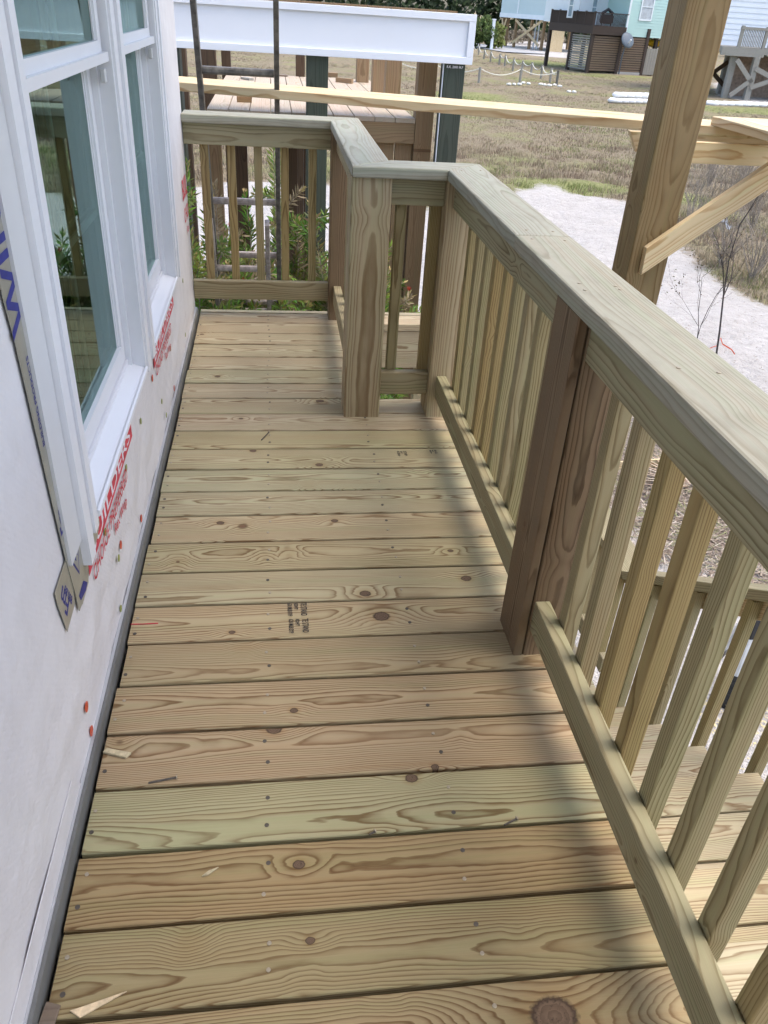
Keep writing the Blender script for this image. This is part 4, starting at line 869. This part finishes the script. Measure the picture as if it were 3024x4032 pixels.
gr = M @ Vector((1.6, .9, 0)); t = thing('grill', (gr.x, gr.y, G+zf1), 'black covered grill standing on the dark deck', 'grill')
bm = bmesh.new(); bm_box(bm, gr.x-.5, gr.x+.5, gr.y-.25, gr.y+.25, G+zf1+.15, G+zf1+.8); bmesh.ops.bevel(bm, geom=bm.edges[:], offset=.08, segments=2, affect='EDGES'); from_bm('body', bm, t, 'black_plastic')
bm = bmesh.new(); tube(bm, [(gr.x-.45, gr.y, G+zf1+.85), (gr.x, gr.y, G+zf1+1.15), (gr.x+.45, gr.y, G+zf1+.85)], .12, 8); from_bm('lid', bm, t, 'black_plastic')
for s_ in (-.4, .4): bm = bmesh.new(); tube(bm, [(gr.x+s_, gr.y, G+zf1), (gr.x+s_, gr.y, G+zf1+.2)], .04, 6); from_bm('leg', bm, t, 'black_plastic')
yk = M @ Vector((tx(*H(1470, 320)), 2.0, 0)); kz = hz(*H(1470, 340))-G
t = thing('kayak', (yk.x, yk.y, G+kz), 'yellow kayak end hung under the mint house', 'kayak'); bm = blob(.5, 4, .5); 
for v in bm.verts: v.co.x *= 2.4
from_bm('hull', bm, t, 'yellow_paint', Matrix.Translation((yk.x+.6, yk.y, G+kz)), True); bm = bmesh.new(); tube(bm, [(yk.x+.6, yk.y, G+kz), (yk.x+.6, yk.y, G+zb)], .03, 6); from_bm('strap', bm, t, 'black_plastic')
# --- pale house far left with X braces
A0 = gz(235, 268, H_); A1 = gz(550, 308, H_); A0 = CAM.lerp(A0, .86); A1 = CAM.lerp(A1, .95); A0.z = A1.z = G
# put it on the meadow at one believable distance
dA = 120.0
def at_dist(px, py, d): r_ = ray(px, py); l = math.hypot(r_.x, r_.y); return Vector((CX+r_.x/l*d, CY+r_.y/l*d, CZ+r_.z/l*d))
L0 = at_dist(*H(238, 100), dA+6); L1 = at_dist(*H(640, 130), dA-4)
ph = thing('stilt_house', (L0.x, L0.y, G), 'pale blue stilt house with crossed timber braces in the distance', 'house'); aP = math.atan2(L1.y-L0.y, L1.x-L0.x); M = local((L0.x, L0.y, G), aP); LX = (L1-L0).to_2d().length
zfl = at_dist(*H(400, 118), dA).z-G
part_box('wall', ph, M, 0, LX, 0, 10, zfl, zfl+6, 'pale_blue_siding'); part_box('floor_band', ph, M, -.06, LX+.06, -.08, -.01, zfl-.35, zfl+.15, 'mint_trim'); part_box('corner_board', ph, M, LX*.33, LX*.33+.25, -.07, -.012, zfl+.16, zfl+6, 'mint_trim')
siding(ph, M, 0, LX*.33, 0, zfl+.16, zfl+6, .3, 'pale_blue_siding', 10)
far_window(ph, M, LX*.12, LX*.2, 0, zfl+3.6, zfl+5.0, pane='glass_far'); part_box('roof', ph, M, -.5, LX+.5, -.5, 10.5, zfl+6, zfl+6.4, 'roof_brown')
pxs_ = [0.02, .1, .27, .57, .8]
for f in pxs_:
    for y in (.3, 9): part_box('stilt', ph, M, LX*f, LX*f+.3, y, y+.3, -.6, zfl-.36, 'neighbour_brown_pine')
for a_, b_ in ((.02, .12), (.29, .79)):
    for s_ in (0, 1):
        p0 = M @ Vector((LX*a_, .1+s_*.08, .5 if s_ == 0 else zfl-.5)); p1 = M @ Vector((LX*b_, .1+s_*.08, zfl-.5 if s_ == 0 else .5)); stick('brace', ph, p0, p1, (0, 0, 1), .3, .06, 'new_lumber')
for k in range(8): part_box('stair_tread', ph, M, LX*.83, LX*.92, .5+k*.25, .75+k*.25, zfl*.9-k*.42, zfl*.9-k*.42+.06, 'new_lumber')
part_box('stair_stringer', ph, M, LX*.925, LX*.94, .4, 2.6, -.1, zfl*.9, 'new_lumber')
for f in (.46, .52): part_box('pipe', ph, M, LX*f, LX*f+.14, 2, 2.14, -.2, zfl-.36, 'trim_white')
for f, h in ((.9, .5), (.98, .6)): pass
# --- white house at the right
W0 = gz(1440, 970, Z1_); wh = thing('stilt_house', W0, 'white sided house on weathered grey stilts at the right edge', 'house'); aW = R(-6); M = local((W0.x, W0.y, G), aW); dW = hd(W0)
def zw(x, y): return zat(Z1_[0]+x/Z1_[2], Z1_[1]+y/Z1_[2], dW)-G
exW = Vector((math.cos(aW), math.sin(aW)))
def txw(x, y):
    d = ray(Z1_[0]+x/Z1_[2], Z1_[1]+y/Z1_[2]); d2 = Vector((d.x, d.y)); c = Vector((W0.x-CX, W0.y-CY)); return (c.y*d2.x-c.x*d2.y)/(exW.x*d2.y-exW.y*d2.x)
zd0, zd1 = zw(1540, 555), zw(1540, 470); xl = txw(1240, 480); xr = 9.0
part_box('beam', wh, M, xl-.2, .35, -.12, .1, zd0, zd1, 'grey_weathered_pine'); part_box('beam', wh, M, .36, xr, -.05, .12, zd0+.15, zd1+.05, 'grey_weathered_pine')
part_box('deck_floor', wh, M, xl-.2, xr, .11, 5.0, zd1-.25, zd1+.02, 'grey_weathered_pine')
xp = txw(1265, 900)
for x, y in ((0, 0), (xp, .4), (4, 0), (0, 4.5), (xp, 4.5), (4, 4.5), (8, .5)): part_box('stilt', wh, M, x-.17, x+.17, y-.17, y+.17, -.6, zd0, 'grey_weathered_pine')
for (a_, za, b_, zb_) in ((xp, zd0-.2, 0, zd0*.42), (xp+.1, .2, 0, zd0*.5), (0, zd0*.3, 4, zd0*.95), (0, zd0*.75, 4, .3)):
    p0 = M @ Vector((a_, -.2, za)); p1 = M @ Vector((b_, -.2, zb_)); stick('brace', wh, p0, p1, (0, 0, 1), .26, .07, 'grey_weathered_pine')
for (a_, za, b_, zb_) in ((xp-.5, .4, 0, zd0*.8), (xp-.5, zd0*.8, .5, .2)):
    p0 = M @ Vector((a_, 4.3, za)); p1 = M @ Vector((b_, 4.3, zb_)); stick('brace', wh, p0, p1, (0, 0, 1), .26, .07, 'dark_post_pine')
part_box('skirt_wall', wh, M, xp+1.2, xr, 3.2, 3.3, 0, zd0, 'roof_brown')
part_box('wall', wh, M, xl-.5, xr, 2.6, 9, zd1+.03, zd1+7, 'white_siding'); siding(wh, M, xl-.5, xr, 2.6, zd1+.03, zd1+7, .3, 'white_siding', 9)
far_window(wh, M, txw(1310, 150)*1.03, txw(1372, 150)*1.03, 2.6, zw(1340, 240), zw(1340, 240)+2.0, pane='green_glass')
part_box('roof', wh, M, xl-1, xr+.5, 2.1, 9.5, zd1+7, zd1+7.4, 'roof_brown')
rx0, rx1 = txw(1400, 350), txw(1640, 350); zr0, zr1 = zd1+.05, zw(1500, 290)
for k in range(16): x = rx0+(rx1-rx0)*k/15; part_box('baluster', wh, M, x-.02, x+.02, -.03, .03, zr0, zr1, 'grey_weathered_pine')
part_box('handrail', wh, M, rx0-.1, rx1+.1, -.12, .12, zr1, zr1+.14, 'grey_weathered_pine'); part_box('handrail', wh, M, rx1+.2, xr, -.12, .12, zr1-.1, zr1+.04, 'grey_weathered_pine')
for x in (rx0, rx1): part_box('rail_post', wh, M, x-.09, x+.09, -.08, .08, zd1, zr1+.2, 'grey_weathered_pine')
for k in range(8): x = rx1+.3+.45*k; part_box('baluster', wh, M, x-.04, x+.04, -.03, .03, zr0, zr1-.1, 'grey_weathered_pine')
# --- low bushes, tree line and road beyond
def bush(name, base, rx, h, n, label, seed, pal, cat='bush', leaf=.12, group=None, trunk=False):
    r = random.Random(seed); t = thing(name, base, label, cat, group); V = []; F = []; C = []
    cl = [(r.uniform(-.7, .7), r.uniform(-.7, .7), r.uniform(.2, .9), r.uniform(.25, .5)) for _ in range(14)]
    for _ in range(n):
        c = r.choice(cl); d = Vector((r.gauss(0, 1), r.gauss(0, 1), r.gauss(0, 1))).normalized()*c[3]*r.uniform(.6, 1)
        p = Vector((base[0]+(c[0]+d.x)*rx, base[1]+(c[1]+d.y)*rx, base[2]+max(.02, (c[2]+d.z*.6)*h))); e = Vector((r.gauss(0, 1), r.gauss(0, 1), r.gauss(0, 1))).normalized()*leaf; w = e.orthogonal().normalized()*leaf*.5; k = len(V)
        V += [p, p+e*.5+w, p+e, p+e*.5-w]; F.append((k, k+1, k+2, k+3)); cc = r.choice(pal); f = r.uniform(.7, 1.25); C += [(cc[0]*f, cc[1]*f, cc[2]*f, 1)]*4
    me = bpy.data.meshes.new('crown'); me.from_pydata([tuple(v) for v in V], [], F); me.update(); set_tone(me, C); mesh_obj('crown', me, t, None, 'leaf_mat')
    bm = bmesh.new(); tube(bm, [base-Vector((0, 0, .2)), base+Vector((.1, 0, h*.5)), base+Vector((-.1, .1, h*.8))], [.06*h**.5, .04*h**.5, .02], 6); from_bm('trunk', bm, t, 'stem_bark')
PG = [(.07, .11, .03), (.10, .15, .04), (.05, .08, .025)]
b0 = gz(70, 375, H_); bush('green_bush', b0, 2.2, 3.2, 2500, 'rounded green bush beside the end of the far rope fence', 1, PG, leaf=.3)
b0 = gz(120, 290, H_); bush('dry_bush', b0, 3.0, 2.6, 2000, 'brown dry bush behind the rounded green one', 2, [(.16, .13, .08), (.12, .10, .06), (.10, .11, .05)], leaf=.3)
b0 = gz(400, 335, H_); bush('dry_bush', b0, 6.0, 1.6, 1800, 'low grey-brown dry scrub before the pale house stilts', 4, [(.17, .14, .10), (.21, .18, .13), (.12, .10, .07)], leaf=.35)
b0 = at_dist(*H(160, 150), 112); b0.z = G; bush('green_bush', b0, 2.0, 3.0, 1500, 'yellow green bush by the road left of the pale house', 3, [(.13, .16, .04), (.16, .18, .05)], leaf=.35)
r = random.Random(11); V = []; F = []; C = []
for i in range(60):
    ang_ = -.30+.0135*i*1.05; d = r.uniform(150, 185); bx, by = CX+d*math.sin(ang_), CY+d*math.cos(ang_); hh = r.uniform(8, 14)
    for _ in range(320):
        a = r.uniform(0, 6.28); q = r.random(); rad = 2.6*(1-q*.55)*math.sqrt(r.random()); p = Vector((bx+math.cos(a)*rad, by+math.sin(a)*rad, G+.3+q*hh)); e = Vector((r.gauss(0, 1), r.gauss(0, 1), r.gauss(0, .6))).normalized()*.9; w = e.orthogonal().normalized()*.45; k = len(V)
        V += [p, p+e*.5+w, p+e, p+e*.5-w]; F.append((k, k+1, k+2, k+3)); cc = r.choice([(.035, .055, .022), (.05, .075, .028), (.025, .04, .018)]); C += [(*cc, 1)]*4
me = bpy.data.meshes.new('tree_line'); me.from_pydata([tuple(v) for v in V], [], F); me.update(); set_tone(me, C); o = mesh_obj('tree_line', me, None, None, 'leaf_mat'); tag(o, 'dark green pine wood closing the view behind the houses', None, kind='stuff')
c0 = at_dist(*H(60, 172), 118); c1 = at_dist(*H(235, 178), 112); d_ = (c1-c0).to_2d().normalized(); nrm = Vector((-d_.y, d_.x))*3; a_ = c0.to_2d()-d_*60; b_ = c1.to_2d()+d_*8
bm = bmesh.new(); vs = [bm.verts.new((q.x, q.y, G+.09)) for q in (a_-nrm, b_-nrm, b_+nrm, a_+nrm)]; bm.faces.new(vs); o = from_bm('road', bm, None, 'asphalt_far'); tag(o, 'pale grey road before the trees', None, kind='structure')
bm = bmesh.new(); pst = at_dist(*H(187, 160), 108)
t = thing('marker_post', (pst.x, pst.y, G), 'white marker post by the road', 'post'); bm_box(bm, pst.x-.15, pst.x+.15, pst.y-.15, pst.y+.15, G-.3, G+3.0); from_bm('shaft', bm, t, 'trim_white'); bm = bmesh.new(); bm_box(bm, pst.x-.2, pst.x+.2, pst.y-.2, pst.y+.2, G+3.0, G+3.12); from_bm('cap', bm, t, 'trim_white')

# ---------------------------------------------------------------- folding work stand on the sand below the stairs
f1 = gp(2852, 2785); ws = thing('folding_ladder', (f1.x, f1.y, G), 'folding ladder with grey tubes and black feet on the sand below', 'ladder')
def leg(a, b, mat, r0, name, seg=10):
    bm = bmesh.new(); tube(bm, [a, Vector(a).lerp(Vector(b), .5), b], [r0, r0, r0], seg); return from_bm(name, bm, ws, mat)
for dx_ in (0, .42):
    a = Vector((f1.x+dx_, f1.y, G)); b = a+Vector((.0, .05, .80)); k1, k2 = .36, .74
    leg(a, a.lerp(b, k1), 'black_plastic', .040, 'foot'); leg(a.lerp(b, k1), a.lerp(b, k2), 'alloy_tube', .034, 'leg'); leg(a.lerp(b, k2), b, 'black_plastic', .045, 'hinge')
    for q in range(5): bm = bmesh.new(); p = a.lerp(b, .03+q*.066); tube(bm, [p, p+Vector((0, 0, .012))], .044, 10); from_bm('tread_ring', bm, ws, 'black_plastic')
    c = a+Vector((.10, .42, 0)); leg(c, c.lerp(b, .30), 'black_plastic', .045, 'foot'); leg(c.lerp(b, .30), c.lerp(b, .95), 'alloy_tube', .03, 'leg')
for z, mt in ((.30, 'black_plastic'), (.62, 'alloy_tube')): leg((f1.x, f1.y+.02, G+z), (f1.x+.42, f1.y+.02, G+z), mt, .022, 'step')
leg((f1.x, f1.y+.05, G+.82), (f1.x+.42, f1.y+.05, G+.82), 'yellow_paint' if False else 'new_lumber', .03, 'top_bar')
# sand mounds under and beside the stairs
# ---------------------------------------------------------------- bits left on the deck
def nail(px, py, L, rz, label, z=.0):
    p = onp(px, py, 2, 0); t = thing('loose_screw', (p.x, p.y, z), label, 'screw'); d = Vector((math.cos(rz), math.sin(rz), .02))*L
    bm = bmesh.new(); tube(bm, [Vector((p.x, p.y, z+.003)), Vector((p.x, p.y, z+.003))+d], .0022, 6); from_bm('shank', bm, t, 'dark_steel')
    bm = bmesh.new(); e = Vector((p.x, p.y, z+.0042))+d; tube(bm, [e, e+d.normalized()*.002], .0042, 8); from_bm('head', bm, t, 'screw_steel')
nail(1030, 1735, .065, 1.15, 'long loose screw lying across a board near the inner post'); nail(585, 3086, .055, .16, 'loose screw on the deck near the wall flashing'); nail(1985, 3252, .03, .4, 'loose screw caught in a board gap near the right rail'); nail(1455, 3290, .012, .5, 'loose screw head in a board gap mid deck')
def chip(px, py, pts, label, mat='chip_wood', th=.004):
    p = onp(px, py, 2, 0); bm = bmesh.new(); bm_poly(bm, pts, 0, th); bmesh.ops.bevel(bm, geom=bm.edges[:], offset=.0008, segments=1, affect='EDGES')
    o = from_bm('wood_chip', bm, None, mat, Matrix.Translation((p.x, p.y, .0018))); tag(o, label, 'wood chip')
chip(275, 3985, [(0, 0), (.018, -.012), (.085, .022), (.02, .004)], 'long pointed wood splinter on the board nearest the camera by the wall'); chip(440, 2985, [(-.02, .012), (.03, -.006), (.04, .006), (-.012, .022)], 'ragged wood chip beside the wall flashing', 'splinter_wood', .006); chip(795, 3455, [(0, 0), (.012, .002), (.03, .016), (.012, .010)], 'tiny wood shaving mid deck', 'splinter_wood'); chip(185, 4010, [(-.012, -.02), (.014, -.016), (.018, .016), (-.006, .024)], 'brown bark flake at the wall foot nearest the camera', 'slat_cedar', .003); chip(548, 2065, [(0, 0), (.012, .004), (.014, .012), (.002, .01)], 'pale wood crumb by the wall under the near window', 'chip_wood', .003)

# knots that can be picked out, board by board (local board space: x from its middle, y across)
PKN = {}
for bx_, by_, kr in ((.643, -1.083, .0165), (.61, -.985, .0115), (.905, -.93, .011), (.885, -.795, .007), (.255, -1.125, .0065), (.808, -2.088, .029), (.405, -1.40, .007), (.36, -1.452, .013), (.70, -1.58, .0065), (.395, -1.575, .009), (.645, -1.605, .010), (.405, -1.785, .0085), (.52, -.265, .010), (.29, -.16, .009), (.55, .26, .012), (.13, .50, .009), (.03, 1.00, .008), (.20, -.62, .009), (.55, -.62, .008), (.42, -1.93, .006), (.24, .10, .006)):
    bd = min(DB, key=lambda o: abs(WM[o].translation.y-by_)); q = WM[bd].inverted() @ Vector((bx_, by_, 0)); i = PKN.get(bd, 0)+1
    if i > 2: continue
    PKN[bd] = i; bd['kx%d' % i] = q.x; bd['ky%d' % i] = q.y; bd['kr%d' % i] = kr
